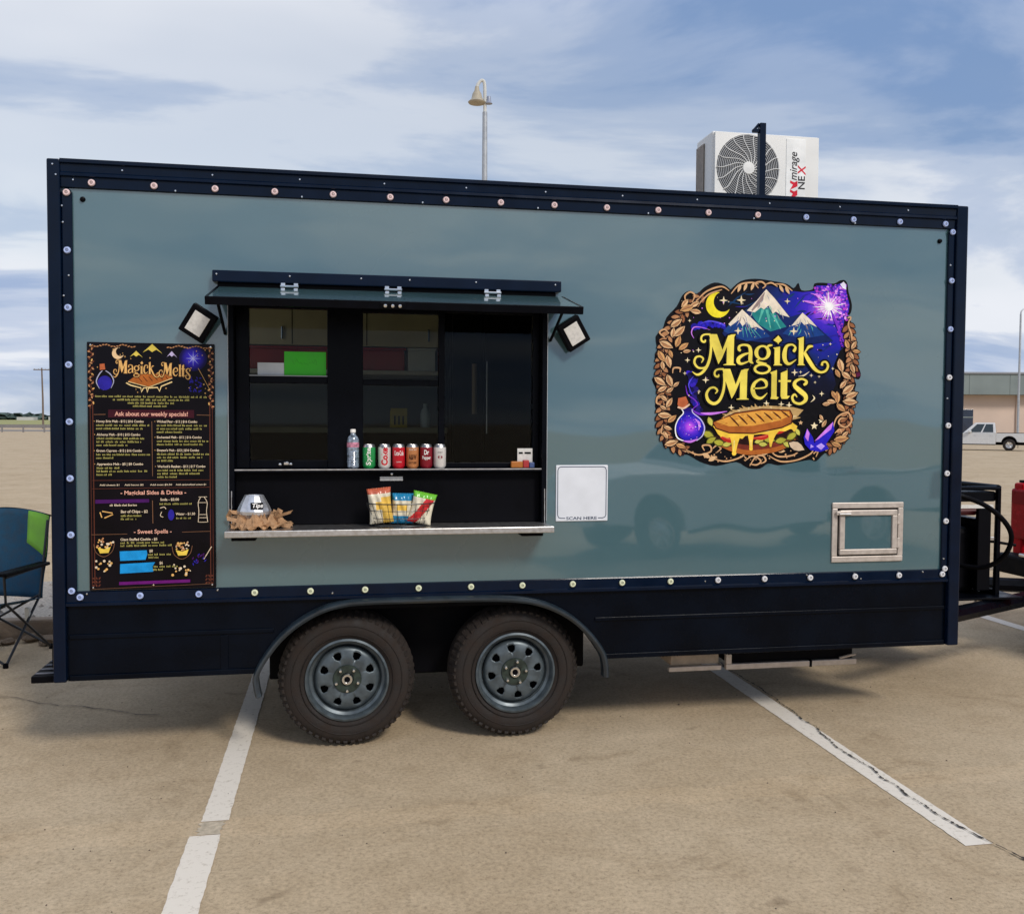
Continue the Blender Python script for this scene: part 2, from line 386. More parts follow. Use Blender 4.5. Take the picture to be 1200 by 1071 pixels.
for i in range(15):
    o = bpy.data.objects.new('rock', rock_me[i % 3]); COL.objects.link(o); s_ = rnd.uniform(.035, .085)
    o.scale = (s_ * 1.4, s_, s_ * .9); o.location = (-2.2 + i * .155 + rnd.uniform(-.03, .03), 2.84 + rnd.uniform(-.12, .06), s_ * .45); o.rotation_euler = (0, 0, rnd.uniform(0, 6))
    tag(o, 'brown rock lying at the foot of the kerb behind the camping chair', 'rock', 'rocks along the kerb')
b = B()
for i in range(420):
    x, yy = rnd.uniform(-3, 3), rnd.uniform(3.12, 4.85); r = rnd.uniform(.008, .025); z = .135
    b.add([(x - r, yy - r, z), (x + r, yy - r * .6, z), (x + r * .5, yy + r, z), (x - r * .7, yy + r * .8, z), (x, yy, z + r)], [(0, 1, 4), (1, 2, 4), (2, 3, 4), (3, 0, 4)])
g_ = struct(b.build('gravel', M('gravel_stones', (.42, .36, .30), .9, var=.5, scale=3)), 'stuff'); g_['label'] = 'loose pale stones strewn over the gravel island'

# far left: road, barrier, field, woods, utility pole
m_field = M('dry_field', (.30, .29, .10), .95, var=.35, scale=.02)
fld = struct(B().add([(-900, 190, .02), (60, 190, .02), (60, 1500, .02), (-900, 1500, .02)], [(0, 1, 2, 3)]).build('field', m_field))
rd = struct(B().add([(-700, 128, .01), (40, 128, .01), (40, 142, .01), (-700, 142, .01)], [(0, 1, 2, 3)]).build('road', M('far_road', (.16, .155, .16), .9, scale=.3)))
m_rail = M('weathered_rail', (.20, .185, .18), .8, var=.2)
bar = thing('guard_rail', 'low weathered guard rail along the far road beside the utility pole', 'guard rail', (-85, 118, 0))
box('beam', m_rail, bar, -90, 96, -.04, .04, .55, .95, 0)
post0 = None
for k in range(40):
    if post0 is None: post0 = box('post', m_rail, bar, -.09, .09, -.13, -.041, -.05, .9, 0); post0.location = (0, 0, 0)
    else: copy_at(post0, (k * 2.4, 0, 0), bar)
b = B()
for i in range(150):
    x = -620 + i * 4.4; r = rnd.uniform(3, 7)
    bm = bmesh.new(); bmesh.ops.create_icosphere(bm, subdivisions=2, radius=r)
    for v in bm.verts: v.co *= rnd.uniform(.8, 1.15); v.co.z *= .75
    b.add([(v.co.x + x, v.co.y + 900 + rnd.uniform(-8, 8), v.co.z + 2) for v in bm.verts], [tuple(v.index for v in f.verts) for f in bm.faces]); bm.free()
wd = struct(b.build('woods', M('far_foliage', (.055, .085, .075), .95, var=.4, scale=.1)), 'stuff'); wd['label'] = 'dark line of far woods beyond the dry field'
b = B()
for i in range(16): 
    x = -560 + i * 28 + rnd.uniform(-8, 8); b.box(x, x + rnd.uniform(10, 26), 780, 790, -.1, rnd.uniform(1.5, 3.2))
tag(struct(b.build('farmstead', M('far_sheds', (.48, .47, .46), .8, var=.2, scale=.01)), 'stuff'), 'far pale sheds in a row before the woods', 'sheds')
up_ = thing('utility_pole', 'thin wooden utility pole with one crossarm standing in the dry field', 'utility pole', (-47.1, 160, 0))
B().tube([(0, 0, -.3), (.0, 0, 5), (-.1, 0, 10)], [.17, .14, .11], 10).build('shaft', m_wood, up_)
box('crossarm', m_wood, up_, -1.35, 1.15, -.14, -.02, 9.62, 9.78, .01)
for k in (-1.2, -.55, .45, 1.0): B().lathe([(.0, 0), (.06, 0), (.07, .08), (.04, .16), (0, .18)], (k, -.08, 9.775), seg=8).build('insulator', m_galv, up_)

# lamp post rising behind the trailer
lp = thing('street_lamp', 'tall grey steel lamp post with bell shaped head rising behind the trailer', 'lamp post', (5.2, 20, 0))
B().lathe([(.0, 0), (.17, 0), (.17, .25), (.10, .3), (.085, 6), (.065, 10.0), (0, 10.0)], seg=16).build('post', m_galv, lp, True)
B().tube(catmull([(0, 0, 9.8), (0, 0, 10.35), (-.02, -.02, 10.75), (-.10, -.02, 10.82), (-.2, -.02, 10.7), (-.22, -.02, 10.55)], 6), [.045] * 31, 8).build('arm', m_white, lp, True)
B().lathe([(0, .42), (.05, .41), (.07, .30), (.12, .22), (.15, .08), (.24, .0), (.22, -.03), (0, -.03)], (-.22, -.02, 10.24), seg=18).build('lamp_head', M('lamp_shade_tan', (.40, .35, .26), .5), lp, True)
B().lathe([(0, .2), (.05, .19), (.07, .05), (.10, .0), (0, 0)], (.10, -.02, 10.22), seg=14).build('sensor', M('lamp_glass_blue', (.25, .28, .36), .3), lp, True)
box('bracket', m_galv, lp, -.2, .1, -.03, .0, 10.33, 10.37, .005)

# far right: low commercial building, white pickup, lamp post
bd = thing('low_building', 'low beige commercial building with grey green metal fascia behind the white pickup', 'building', (52, 82, 0), (0, 0, -.19))
m_beige = M('beige_block', (.60, .47, .38), .85, var=.07, scale=.4)
box('wall', m_beige, bd, -40, 60, 0, 14, 0, 4.62, .02)
m_fascia = M('grey_green_fascia', (.20, .235, .225), .5, .2, var=.12, scale=.3)
for k in range(25): box('fascia_panel', m_fascia, bd, -41 + k * 4.05, -41 + k * 4.05 + 4.03, -1.3, 14.6, 4.621, 6.68, .015)
box('roof_edge', M('roof_edge_grey', (.26, .27, .29), .5), bd, -41.2, 60.6, -1.45, 14.8, 6.681, 6.87, .02)
m_dark = M('dark_glazing', (.012, .02, .04), .12, var=.3, scale=2, coat=.6)
for k, x in enumerate((9.3, -23, 36)):
    d = box('door', m_dark, bd, x, x + 3.4, -.05, -.003, 0, 3.15, .01); box('door_frame', m_fascia, bd, x - .12, x, -.09, -.004, 0, 3.15, .01)
    box('transom', m_fascia, bd, x, x + 3.4, -.08, -.052, 2.3, 2.4, .01)
for k in range(13): box('pilaster', m_beige, bd, -39 + k * 8, -38.2 + k * 8, -.18, -.004, 0, 4.61, .02)

def pickup(name, label, paint, loc, rz, glass):
    t = thing(name, label, 'pickup truck', loc, (0, 0, rz))
    def arch(cx_, r, z0, n=12): return [(cx_ - r * math.cos(PI * k / n), z0 + r * math.sin(PI * k / n)) for k in range(n + 1)]
    low = [(-.78, .42)] + [(.85, .42)] + [(1.28, .42)] + arch(1.72, .43, .42)[1:-1] + [(2.15, .42), (2.52, .44), (2.66, .55), (2.66, .82), (2.52, .97), (2.1, 1.06), (1.05, 1.12), (-.78, 1.12)]
    B().prism(low, -.9, .9).build('body', paint, t, bev=.03)
    bed = [(-2.66, .55), (-2.02, .55)] + arch(-1.55, .45, .5)[1:-1] + [(-1.08, .55), (-.80, .55), (-.80, 1.12), (-2.66, 1.12)]
    for s_ in (-1, 1):
        B().prism(bed, s_ * .80, s_ * .9).build('bed_side', paint, t, bev=.015)
        box('bed_rail', m_blackm, t, -2.62, -.82, s_ * .85 - .045, s_ * .85 + .045, 1.121, 1.14, .004)
    box('bed_floor', m_blackm, t, -2.6, -.82, -.79, .79, .60, .66, .005)
    tg = box('tailgate', paint, t, -2.67, -2.60, -.70, .70, .58, 1.13, .012); box('handle', m_blackm, tg, -2.69, -2.671, -.12, .12, .93, 1.0, .004)
    lo = [(-.79, -.87), (1.12, -.87), (1.12, .87), (-.79, .87)]; hi = [(-.72, -.70), (.42, -.70), (.42, .70), (-.72, .70)]
    vs = [(x, y_, 1.121) for x, y_ in lo] + [(x, y_, 1.79) for x, y_ in hi]
    for x in (1.72, -1.55): box('wheel_well', m_blackm, t, x - .44, x + .44, -.66, .66, .45, .93 if x < 0 else .90, .01)
    B().add(vs, [(0, 1, 5, 4), (1, 2, 6, 5), (2, 3, 7, 6), (3, 0, 4, 7), (4, 5, 6, 7), (0, 3, 2, 1)]).build('cab', paint, t, bev=.035)
    def pane(corners, u0, u1, v0, v1, nm='side_window', tl=0, tr=0):
        p0, p1, p2, p3 = [Vector(vs[i]) for i in corners]       # bottom a, bottom b, top b, top a
        q = lambda u, v: (p0 * (1 - u) + p1 * u) * (1 - v) + (p3 * (1 - u) + p2 * u) * v
        nrm = (p1 - p0).cross(p3 - p0).normalized(); cen = sum((Vector(v) for v in vs), Vector()) / 8
        if nrm.dot(p0 - cen) < 0: nrm = -nrm
        pts = [q(u0, v0) + nrm * .006, q(u1, v0) + nrm * .006, q(u1 - tr, v1) + nrm * .006, q(u0 + tl, v1) + nrm * .006]
        B().add([p for p in pts] + [p - nrm * .004 for p in pts], [(0, 1, 2, 3), (7, 6, 5, 4), (0, 4, 5, 1), (1, 5, 6, 2), (2, 6, 7, 3), (3, 7, 4, 0)]).build(nm, glass, t)
    for c in ((0, 1, 5, 4), (3, 2, 6, 7)):
        pane(c, .08, .42, .08, .86, tl=.02); pane(c, .47, .86, .08, .86, tr=.03)
    pane((1, 2, 6, 5), .06, .94, .1, .9, 'windscreen'); pane((0, 3, 7, 4), .1, .9, .15, .85, 'rear_window')
    for x in (1.72, -1.55):
        for s_ in (-1, 1):
            w = B().lathe([(.20, .12), (.33, .12), (.37, .07), (.37, -.07), (.33, -.12), (.2, -.12)], (x, s_ * .80, .37), 'y', 28).build('wheel', m_rubber, t, True)
            b_ = B().lathe([(0, .0), (.06, 0), (.06, -.03), (.2, .0), (.22, .03), (.22, -.04), (.19, -.04)], (x, s_ * .90, .37), 'y', 24)
            for k in range(6):
                a = k * PI / 3; b_.tube([(x + .05 * math.cos(a), s_ * .915, .37 + .05 * math.sin(a)), (x + .2 * math.cos(a), s_ * .915, .37 + .2 * math.sin(a))], .022, 6)
            b_.build('rim', m_alu, w)
        B().tube([(x, -.78, .37), (x, .78, .37)], .05, 8).build('axle', m_blackm, t)
    box('underbody', m_blackm, t, -2.5, 2.4, -.45, .45, .36, .55, .02)
    box('front_bumper', paint, t, 2.60, 2.74, -.86, .86, .44, .66, .04)
    box('rear_bumper', m_blackm, t, -2.84, -2.675, -.88, .88, .46, .60, .02)
    bs = box('bumper_step', m_alu, t, -2.85, -2.68, -.60, .60, .605, .63, .008)
    for s_ in (-1, 1):
        m_ = B().box(.62, .82, s_ * .90, s_ * 1.09, 1.14, 1.30).build('wing_mirror', paint, t, bev=.04)
        box('headlight', m_lens, t, 2.45, 2.672, s_ * .68 - .14, s_ * .68 + .14, .70, .88, .03)
        tl = box('taillight', M('taillight_red', (.34, .004, .010), .25, var=.2, scale=30, spec=.12), t, -2.678, -2.45, s_ * .82 - .085, s_ * .82 + .09, .70, 1.08, .02)
        box('lamp_band', M('lamp_band_dark', (.22, .004, .008), .3, spec=.1), tl, -2.683, -2.679, s_ * .82 - .07, s_ * .82 + .07, .97, 1.06, .001)
        box('mud_flap', m_blackm, t, -2.06, -2.03, s_ * .8 - .12, s_ * .8 + .12, .18, .6, .004)
        box('side_sill', m_blackm, t, -.75, 1.2, s_ * .84 - .03, s_ * .84 + .03, .36, .43, .01)
        for x in (.55, -.35): box('door_handle', paint, t, x - .26, x - .12, s_ * .912 - .012, s_ * .912 + .012, .98, 1.02, .005)
    return t
m_wpaint = M('white_car_paint', (.66, .66, .65), .25, var=.03, coat=1)
m_rpaint = M('red_car_paint', (.44, .005, .010), .35, var=.06, spec=.08)
m_cglass = M('car_glass', (.012, .022, .024), .05, var=.2, coat=1)
pickup('pickup_truck', 'white crew cab pickup parked before the beige building', m_wpaint, (42.7, 49.4, 0), math.radians(141), m_cglass)
pickup('pickup_truck', 'red pickup with tail light and dark bumper at the end of the trailer tongue', m_rpaint, (10.0, 1.0, 0), 0, m_cglass).scale = (1.12,) * 3
lp = thing('street_lamp', 'slim grey lamp post with short bent arm before the beige building', 'lamp post', (61.1, 69, 0))
B().lathe([(0, 0), (.2, 0), (.2, .5), (.11, .55), (.08, 11.5), (0, 11.5)], seg=12).build('post', m_galv, lp, True)
B().tube(catmull([(0, 0, 11.4), (.05, 0, 11.75), (.4, 0, 12.0), (1.2, 0, 12.1)], 6), .06, 8).build('arm', m_galv, lp, True)
box('lamp_head', m_galv, lp, 1.1, 1.8, -.16, .16, 12.0, 12.16, .04)

# ------------------------------------------------------------------ the food trailer
TL, TW, ZT, ZB, ZP = 5.036, 2.44, 3.026, .432, .875
ox0, ox1, oz0, oz1 = .850, 2.518, 1.165, 2.375          # serving opening
T = thing('food_trailer', 'teal grey food trailer with open serving hatch, black trim and two spoked wheels', 'food trailer')
def plate_hole(name, mat, xs, zs, y0, y1):
    b = B(); idx = {}
    for yi, yv in enumerate((y0, y1)):
        for i, x in enumerate(xs):
            for j, z in enumerate(zs): idx[(yi, i, j)] = len(b.v); b.v.append((x, yv, z))
    f = []
    for yi in (0, 1):
        for i in range(3):
            for j in range(3):
                if (i, j) != (1, 1): f.append((idx[yi, i, j], idx[yi, i + 1, j], idx[yi, i + 1, j + 1], idx[yi, i, j + 1]))
    for (i, j, k, l) in ((1, 1, 2, 1), (2, 1, 2, 2), (2, 2, 1, 2), (1, 2, 1, 1)): f.append((idx[0, i, j], idx[0, k, l], idx[1, k, l], idx[1, i, j]))
    for i in range(3): f.append((idx[0, i, 0], idx[0, i + 1, 0], idx[1, i + 1, 0], idx[1, i, 0])); f.append((idx[0, i, 3], idx[0, i + 1, 3], idx[1, i + 1, 3], idx[1, i, 3]))
    for j in range(3): f.append((idx[0, 0, j], idx[0, 0, j + 1], idx[1, 0, j + 1], idx[1, 0, j])); f.append((idx[0, 3, j], idx[0, 3, j + 1], idx[1, 3, j + 1], idx[1, 3, j]))
    b.f = f; b.mi = [0] * len(f); return b.build(name, mat, T)
plate_hole('side_panel', m_teal, (.05, ox0, ox1, TL - .05), (.86, oz0, oz1, ZT - .08), 0, .045)
m_inwall = M('inner_wall_panel', (.10, .10, .09), .5, var=.08)
box('rear_side_wall', m_inwall, T, .02, TL - .02, TW - .05, TW, .80, ZT - .03, .005)
for a in ((.05, .55, .80, ZT - .03), (1.55, TW - .051, .80, ZT - .03), (.5505, 1.5495, 2.75, ZT - .03)): box('end_wall', m_black, T, .0, .048, *a, .005)  # doorway left open in the unseen end, added to let daylight inside
sd_ = B().box(-.035, 0, 0, .99, .82, 2.74).build('added_open_door', m_black, T, bev=.004, loc=(-.002, 1.56, 0), rot=(0, 0, math.radians(12)))  # leaf of the added doorway, out of view
box('end_wall', m_black, T, TL - .048, TL, .05, TW - .051, .80, ZT - .03, .005)
box('roof', m_black, T, .002, TL - .002, .01, TW - .002, ZT - .029, ZT - .004, .005)
box('floor', m_blackm, T, .05, TL - .05, .05, TW - .052, .74, .80, .005)
# frame trim around the side
box('corner_post', m_trim, T, 0, .062, -.034, .049, ZB, ZT - .001, .008)
box('corner_strip', m_trim, T, .0625, .112, -.016, -.001, ZB + .46, ZT - .155, .005)
box('corner_post', m_trim, T, TL - .072, TL, -.034, .049, ZB, ZT - .001, .008)
box('corner_strip', m_trim, T, TL - .112, TL - .0725, -.016, -.001, ZB + .46, ZT - .155, .005)
prof = [(-.001, ZT - .137), (-.016, ZT - .133), (-.018, ZT - .086), (-.030, ZT - .080), (-.028, ZT - .066), (-.022, ZT - .060), (-.024, ZT - .024), (-.038, ZT - .018), (-.038, ZT), (.008, ZT), (.008, ZT - .137)]
B().prism(prof, .0625, TL - .0725, 'x').build('top_rail', m_trim, T)
prof = [(-.001, ZP + .012), (-.015, ZP + .008), (-.018, ZP - .040), (-.026, ZP - .046), (-.026, ZP - .060), (-.012, ZP - .064), (.02, ZP - .064), (.02, ZP + .012)]
B().prism(prof, .0625, TL - .0725, 'x').build('bottom_rail', m_trim, T)
# marker lamps along the frame
def lamp_me(mat):
    return B().lathe([(0, .0165), (.006, .016), (.0125, .011), (.0145, .004), (.020, .003), (.021, -.001), (0, -.001)], axis='y', seg=18), mat
def marker(tint):
    m = M('marker_lens_' + tint[0], tint[1], .18, var=.15, scale=60, coat=.6)
    b = B(); b.lathe([(.0080, -.0080), (.0088, -.0115), (.0135, -.0115), (.0165, -.008), (.0175, -.003)], axis='y', seg=18)
    b.cur = 1; b.lathe([(.0177, -.004), (.0205, -.004), (.0215, .001), (0, .001)], axis='y', seg=18)
    b.cur = 2; b.lathe([(0, -.0105), (.004, -.0095), (.0080, -.0080)], axis='y', seg=18)
    return b, [m, m_trim, M('marker_core_' + tint[0], tuple(c * .45 for c in tint[1]), .3)]
def markers(tint, pts):
    src = None
    for p in pts:
        if src is None:
            b, ms = marker(tint); src = b.build('marker_light', ms, T, True); src.location = p
        else: copy_at(src, p, T)
xs = [.205 + (4.895 - .205) * k / 16 for k in range(17)]
markers(('rose', (.86, .64, .62)), [(x, -.0175, ZT - .109) for x in xs[:13]] + [(.088, -.0165, 2.865)])
markers(('blue', (.45, .55, .86)), [(x, -.0175, ZT - .109) for x in xs[13:]] + [(.088, -.0165, 2.865 - .282 * k) for k in range(1, 8)] + [(TL - .092, -.0165, 2.872 - .283 * k) for k in range(3)] + [(.128 + .285 * k, -.0185, ZP - .016) for k in range(3)])
markers(('warm', (.80, .83, .58)), [(.128 + .2823 * k, -.0185, ZP - .016) for k in range(3, 12)])
markers(('clear', (.80, .79, .80)), [(.128 + .2823 * k, -.0185, ZP - .016) for k in range(12, 18)] + [(TL - .092, -.0165, 2.872 - .283 * k) for k in range(3, 8)])
# rivets and screws
riv = B().lathe([(0, -.005), (.004, -.0045), (.0062, -.001), (.0062, .001)], axis='y', seg=8).build('rivet', m_chrome, T, True); riv.location = (.03, -.0345, ZT - .03)
for p in [(.045, -.0345, ZT - .08), (.12, -.019, ZT - .098)] + [(.35 + .43 * k, -.0232, ZT - .042) for k in range(11)] + [(.6 + .62 * k, -.0175, ZT - .128) for k in range(7)] + \
        [(.066, -.0165, 2.80), (.07, -.0165, 2.72), (.094, -.0165, 2.46), (.07, -.0165, 2.36), (.094, -.0165, 1.16), (TL - .1, -.0165, 2.68), (TL - .1, -.0165, 1.9), (TL - .1, -.0165, .95)] + \
        [(.16, -.0175, ZP), (.79, -.0175, ZP + .002), (1.37, -.0175, ZP - .03), (2.95, -.0175, ZP - .02), (3.44, -.0175, ZP - .02), (4.06, -.0175, ZP), (4.4, -.0175, ZP - .03), (4.8, -.0175, ZP)]:
    copy_at(riv, p, T)
for x, z in ((.158, 2.838), (4.873, 2.82)): B().lathe([(0, -.016), (.010, -.013), (.014, -.001)], (x, 0, z), 'y', 14).build('screw_cap', m_blackm, T, True)

# skirt with the wheel arch cut out, ribs, fender lip
arch = [(.998, ZB), (1.045, .52), (1.12, .615), (1.215, .692), (1.32, .747), (1.43, .776), (1.56, .785), (1.75, .786), (1.95, .786), (2.15, .784), (2.30, .778), (2.43, .760), (2.55, .720), (2.66, .655), (2.75, .570), (2.815, .48), (2.840, ZB)]
sk = [(.0625, ZB), (.995, ZB)] + catmull(arch, 4)[1:-1] + [(2.840, ZB), (TL - .0725, ZB), (TL - .0725, ZP - .0645), (.0625, ZP - .0645)]
B().prism(sk, -.003, .03).build('skirt', m_skirt, T)
box('skirt_rib', m_skirt, T, .07, 1.07, -.012, -.0035, .645, .668, .004)
box('skirt_rib', m_skirt, T, 2.80, TL - .08, -.012, -.0035, .645, .668, .004)
box('skirt_lip', m_skirt, T, .07, .985, -.014, -.0035, ZB + .001, ZB + .03, .004)
box('skirt_lip', m_skirt, T, 2.86, TL - .08, -.014, -.0035, ZB + .001, ZB + .03, .004)
box('skirt_joint', m_skirt, T, .80, .84, -.010, -.0035, .45, .64, .003)
lip = catmull([(1.010, .325), (1.000, .37)] + arch[:-1] + [(2.835, .41), (2.838, .345)], 5)
b = B(); vs = []; fs = []; pr_ = [(.0, .0), (-.060, .0), (-.072, .012), (-.072, .022), (-.060, .030), (0, .030)]
for i, (x, z) in enumerate(lip):
    a0 = lip[max(i - 1, 0)]; a1 = lip[min(i + 1, len(lip) - 1)]; dx, dz = a1[0] - a0[0], a1[1] - a0[1]; L = math.hypot(dx, dz)
    nx, nz = -dz / L, dx / L
    vs += [(x + nx * n_, -.0035 + y_, z + nz * n_) for y_, n_ in pr_]
    if i:
        k = len(pr_)
        for j in range(k): fs.append(((i - 1) * k + j, (i - 1) * k + (j + 1) % k, i * k + (j + 1) % k, i * k + j))
fs += [tuple(range(6)), tuple(len(vs) - 6 + k for k in range(6))]
b.add(vs, fs).build('fender', M('fender_coat', (.016, .026, .036), .35, var=.3, scale=12, coat=.4), T, True)
box('wheel_well', m_blackm, T, 1.02, 2.83, .34, .36, .30, .80, .01)
box('wheel_well', m_blackm, T, 1.02, 2.83, .031, .34, .776, .80, .005)
# chassis, axles
for yv in (.42, 1.98): box('chassis_beam', m_blackm, T, .05, 4.98, yv, yv + .06, .52, .735, .004)
for k in range(7): box('cross_member', m_blackm, T, .2 + k * .78, .25 + k * .78, .485, 1.975, .56, .735, .003)
WX = (1.446, 2.362); R_ = .365
def wheel(x, y, face, spin):
    w = thing('wheel', '', ''); w.parent = T; w.location = (x, y, R_); w.rotation_euler = (0, 0, 0 if face < 0 else PI)
    del w['label']; del w['category']
    # local: outer face towards -y
    prof = [(.205, .01), (.225, -.002), (.26, -.018), (.31, -.016), (.338, .004), (.352, .026), (.362, .06), (.364, .11), (.362, .16), (.338, .21), (.26, .23), (.2, .21)]
    t = B().lathe(prof, axis='y', seg=72).build('tyre', m_rubber, w, True)
    b = B()
    for k in range(54):
        a = 2 * PI * k / 54 + .03; ca, sa = math.cos(a), math.sin(a)
        def P_(r, y_, da): return (r * math.cos(a + da), y_, r * math.sin(a + da))
        d = .034
        b.add([P_(.330, -.004, -d), P_(.330, -.004, d), P_(.362, .055, d), P_(.362, .055, -d), P_(.342, -.007, -d * .8), P_(.342, -.007, d * .8), P_(.3665, .055, d * .8), P_(.3665, .055, -d * .8)],
              [(4, 5, 6, 7), (0, 4, 7, 3), (1, 2, 6, 5), (0, 1, 5, 4), (2, 3, 7, 6)])
    b.build('tread_block', m_rubber, t)['kind'] = 'stuff'
    for r in (.245, .292): B().lathe([(r - .003, -.0155 if r < .26 else -.0185), (r, -.0215), (r + .003, -.0155 if r < .26 else -.0185)], axis='y', seg=64).build('sidewall_ring', m_rubber, t, True)
    rim = B().lathe([(.222, .004), (.222, -.012), (.212, -.016), (.205, -.006), (.200, .030), (.186, .038), (.182, .05), (.176, .055), (.176, .12), (.2, .2)], axis='y', seg=64).build('rim', m_rim, w, True)
    # spoke disc with eight openings
    b = B(); NA = 128; rs = [.034, .07, .108, .112, .119, .127, .135, .142, .147, .150, .162, .176]; dep = lambda r: .030 + .018 * math.sin((r - .03) / .146 * PI) * (-1) + (.012 if r > .165 else 0)
    half = {2: 1, 3: 2, 4: 3, 5: 3, 6: 3, 7: 3, 8: 2}
    for ri, r in enumerate(rs):
        for k in range(NA): a = 2 * PI * k / NA; b.v.append((r * math.cos(a), dep(r), r * math.sin(a)))
    for ri in range(len(rs) - 1):
        for k in range(NA):
            kk = (k + spin) % 16; off = abs(kk - 7.5)
            if ri in half and off < half[ri] + .1: continue
            b.f.append((ri * NA + k, ri * NA + (k + 1) % NA, (ri + 1) * NA + (k + 1) % NA, (ri + 1) * NA + k)); b.mi.append(0)
    d = b.build('spoke_disc', m_rim, rim, True); sm = d.modifiers.new('solid', 'SOLIDIFY'); sm.thickness = .006
    B().lathe([(0, .075), (.172, .075)], axis='y', seg=40).build('brake_drum', m_blackm, w)
    B().lathe([(0, .0), (.018, -.001), (.019, -.006), (.027, -.006), (.031, .0), (.034, .03)], axis='y', seg=28).build('hub_cap', m_chrome, w, True)
    B().lathe([(.0, -.002), (.016, -.002)], axis='y', seg=16).build('grease_cap', m_blackm, w)
    B().lathe([(.035, .0085), (.074, .0085), (.076, .012)], axis='y', seg=30).build('hub_plate', M('greased_hub', (.016, .026, .018), .5, var=.5, scale=40), w)
    n0 = None
    for k in range(5):
        a = 2 * PI * k / 5 - PI / 2 + spin * .09; p = (.060 * math.cos(a), 0, .060 * math.sin(a))
        if n0 is None: n0 = B().lathe([(0, -.016), (.007, -.015), (.0105, -.008), (.011, .012)], axis='y', seg=6).build('lug_nut', m_chrome, w, True); n0.location = p
        else: copy_at(n0, p, w)
    return w
wheel(WX[0], .045, -1, 0); wheel(WX[1], .045, -1, 5); wheel(WX[0], TW - .045, 1, 2); wheel(WX[1], TW - .045, 1, 7)
for x in WX: B().tube([(x, .22, R_), (x, TW - .22, R_)], .045, 10).build('axle', m_blackm, T, True)
B().tube(catmull([(1.2, .5, .62), (1.9, .5, .5), (2.6, .5, .62)], 6), .03, 8).build('leaf_spring', m_blackm, T)
for x in (1.2, 1.9, 2.6): box('spring_hanger', m_blackm, T, x - .03, x + .03, .47, .53, .49, .74, .005)
# aluminium step frame stowed below the floor
st = box('stowed_step', M('plywood_tray', (.42, .33, .24), .7, var=.2, scale=18), T, 3.33, 3.63, .22, .9, .315, .372, .004)
box('tray_edge', m_cream, st, 3.31, 3.635, .19, .219, .285, .312, .003)
for x in (3.36, 3.6): box('tray_strap', m_blackm, st, x, x + .03, .26, .29, .373, .52, .002)
rl = box('step_rail', m_cream, T, 3.665, 4.51, .19, .22, .282, .316, .004)
box('step_upright', m_cream, rl, 3.665, 3.70, .19, .22, .3165, .375, .003); box('rail_clamp', m_blackm, rl, 4.20, 4.215, .187, .223, .279, .319, .001)
box('step_deck', m_blackm, rl, 3.71, 4.5, .221, .8, .30, .40, .006)
for x in (3.9, 4.3): box('step_hanger', m_blackm, rl, x, x + .03, .42, .45, .401, .52, .002)
B().tube([(4.40, .2, .322), (4.50, .19, .345)], .008, 6).build('latch_pin', m_cream, rl)
# rear bumper platform at the left end
pl = box('bumper_step', m_blackm, T, -.15, -.003, .115, .60, .395, .432, .006)
for k in range(5): box('tread_bar', M('tread_grey', (.10, .10, .12), .5), pl, -.14, -.01, .15 + k * .085, .17 + k * .085, .4325, .438, .002)
box('platform_arm', m_blackm, pl, -.1, .06, .30, .36, .433, .53, .004)

# logo, serving hatch etc. follow below
# tongue, jack and generator at the right end
for s_ in (0, 1):
    y0 = .30 if s_ == 0 else TW - .30
    B().tube([(4.99, y0, .50), (5.35, y0 + (.16 if s_ == 0 else -.16), .50), (6.78, 1.14 if s_ == 0 else 1.30, .50)], .055, 8).build('tongue_beam', m_black, T)
box('tongue_plate', m_black, T, 5.06, 6.0, .62, 1.82, .556, .572, .004)
cp = box('coupler', m_black, T, 6.70, 6.98, 1.15, 1.29, .47, .56, .02)
B().lathe([(0, .08), (.03, .07), (.03, 0)], (6.92, 1.22, .40), seg=12).build('ball', m_chrome, cp, True)
jk = B().lathe([(0, .46), (.03, .46), (.03, .98), (0, .98)], (5.87, .90, .0), seg=16).build('tongue_jack', m_alu, T, True)
B().lathe([(.031, 0), (.042, 0), (.042, .42), (.031, .42)], (5.87, .90, .52), seg=16).build('jack_sleeve', m_alu, jk, True)
B().tube([(5.87, .9, .92), (5.95, .86, .92), (6.08, .80, .90)], .010, 8).build('jack_crank', m_blackm, jk, True)
B().tube([(5.86, .86, .93), (5.79, .83, .98), (5.80, .82, 1.1), (5.83, .84, 1.25)], .022, 8).build('jack_grip', m_cream, jk, True)
for z in (.72, .93): box('jack_clamp', m_alu, jk, 5.78, 5.96, .845, .858, z, z + .025, .003)
ge = thing('generator', 'black framed portable generator with red tank standing on the trailer tongue', 'generator', (5.42, 1.05, .572))
b = B()
for y_ in (-.34, .5):
    b.tube([(-.27, y_, 0), (-.27, y_, .74), (.44, y_, .74), (.44, y_, 0)], .022, 8)
for x in (-.27, .44):
    for z in (.02, .74): b.tube([(x, -.34, z), (x, .5, z)], .022, 8)
b.build('frame', m_black, ge, True)
box('engine', m_blackm, ge, -.24, .33, -.24, .42, .001, .46, .04)
box('control_box', m_blackm, ge, -.25, .05, -.31, -.245, .08, .56, .01)
box('battery', m_black, ge, .335, .425, -.28, .3, .03, .52, .01)
box('fuel_tank', M('dark_red_tank', (.10, .008, .012), .4), ge, -.24, .34, -.28, .44, .545, .595, .02)
box('top_cover', m_black, ge, -.26, .43, -.33, .49, .645, .715, .01)
box('cover_stripe', m_lens, ge, -.25, .41, -.336, -.331, .60, .625, .001)
B().lathe([(0, -.06), (.07, -.055), (.085, -.03), (.085, .1)], (.03, -.26, .32), 'y', 24).build('recoil_starter', M('starter_teal', (.01, .05, .055), .3, coat=.4), ge, True)
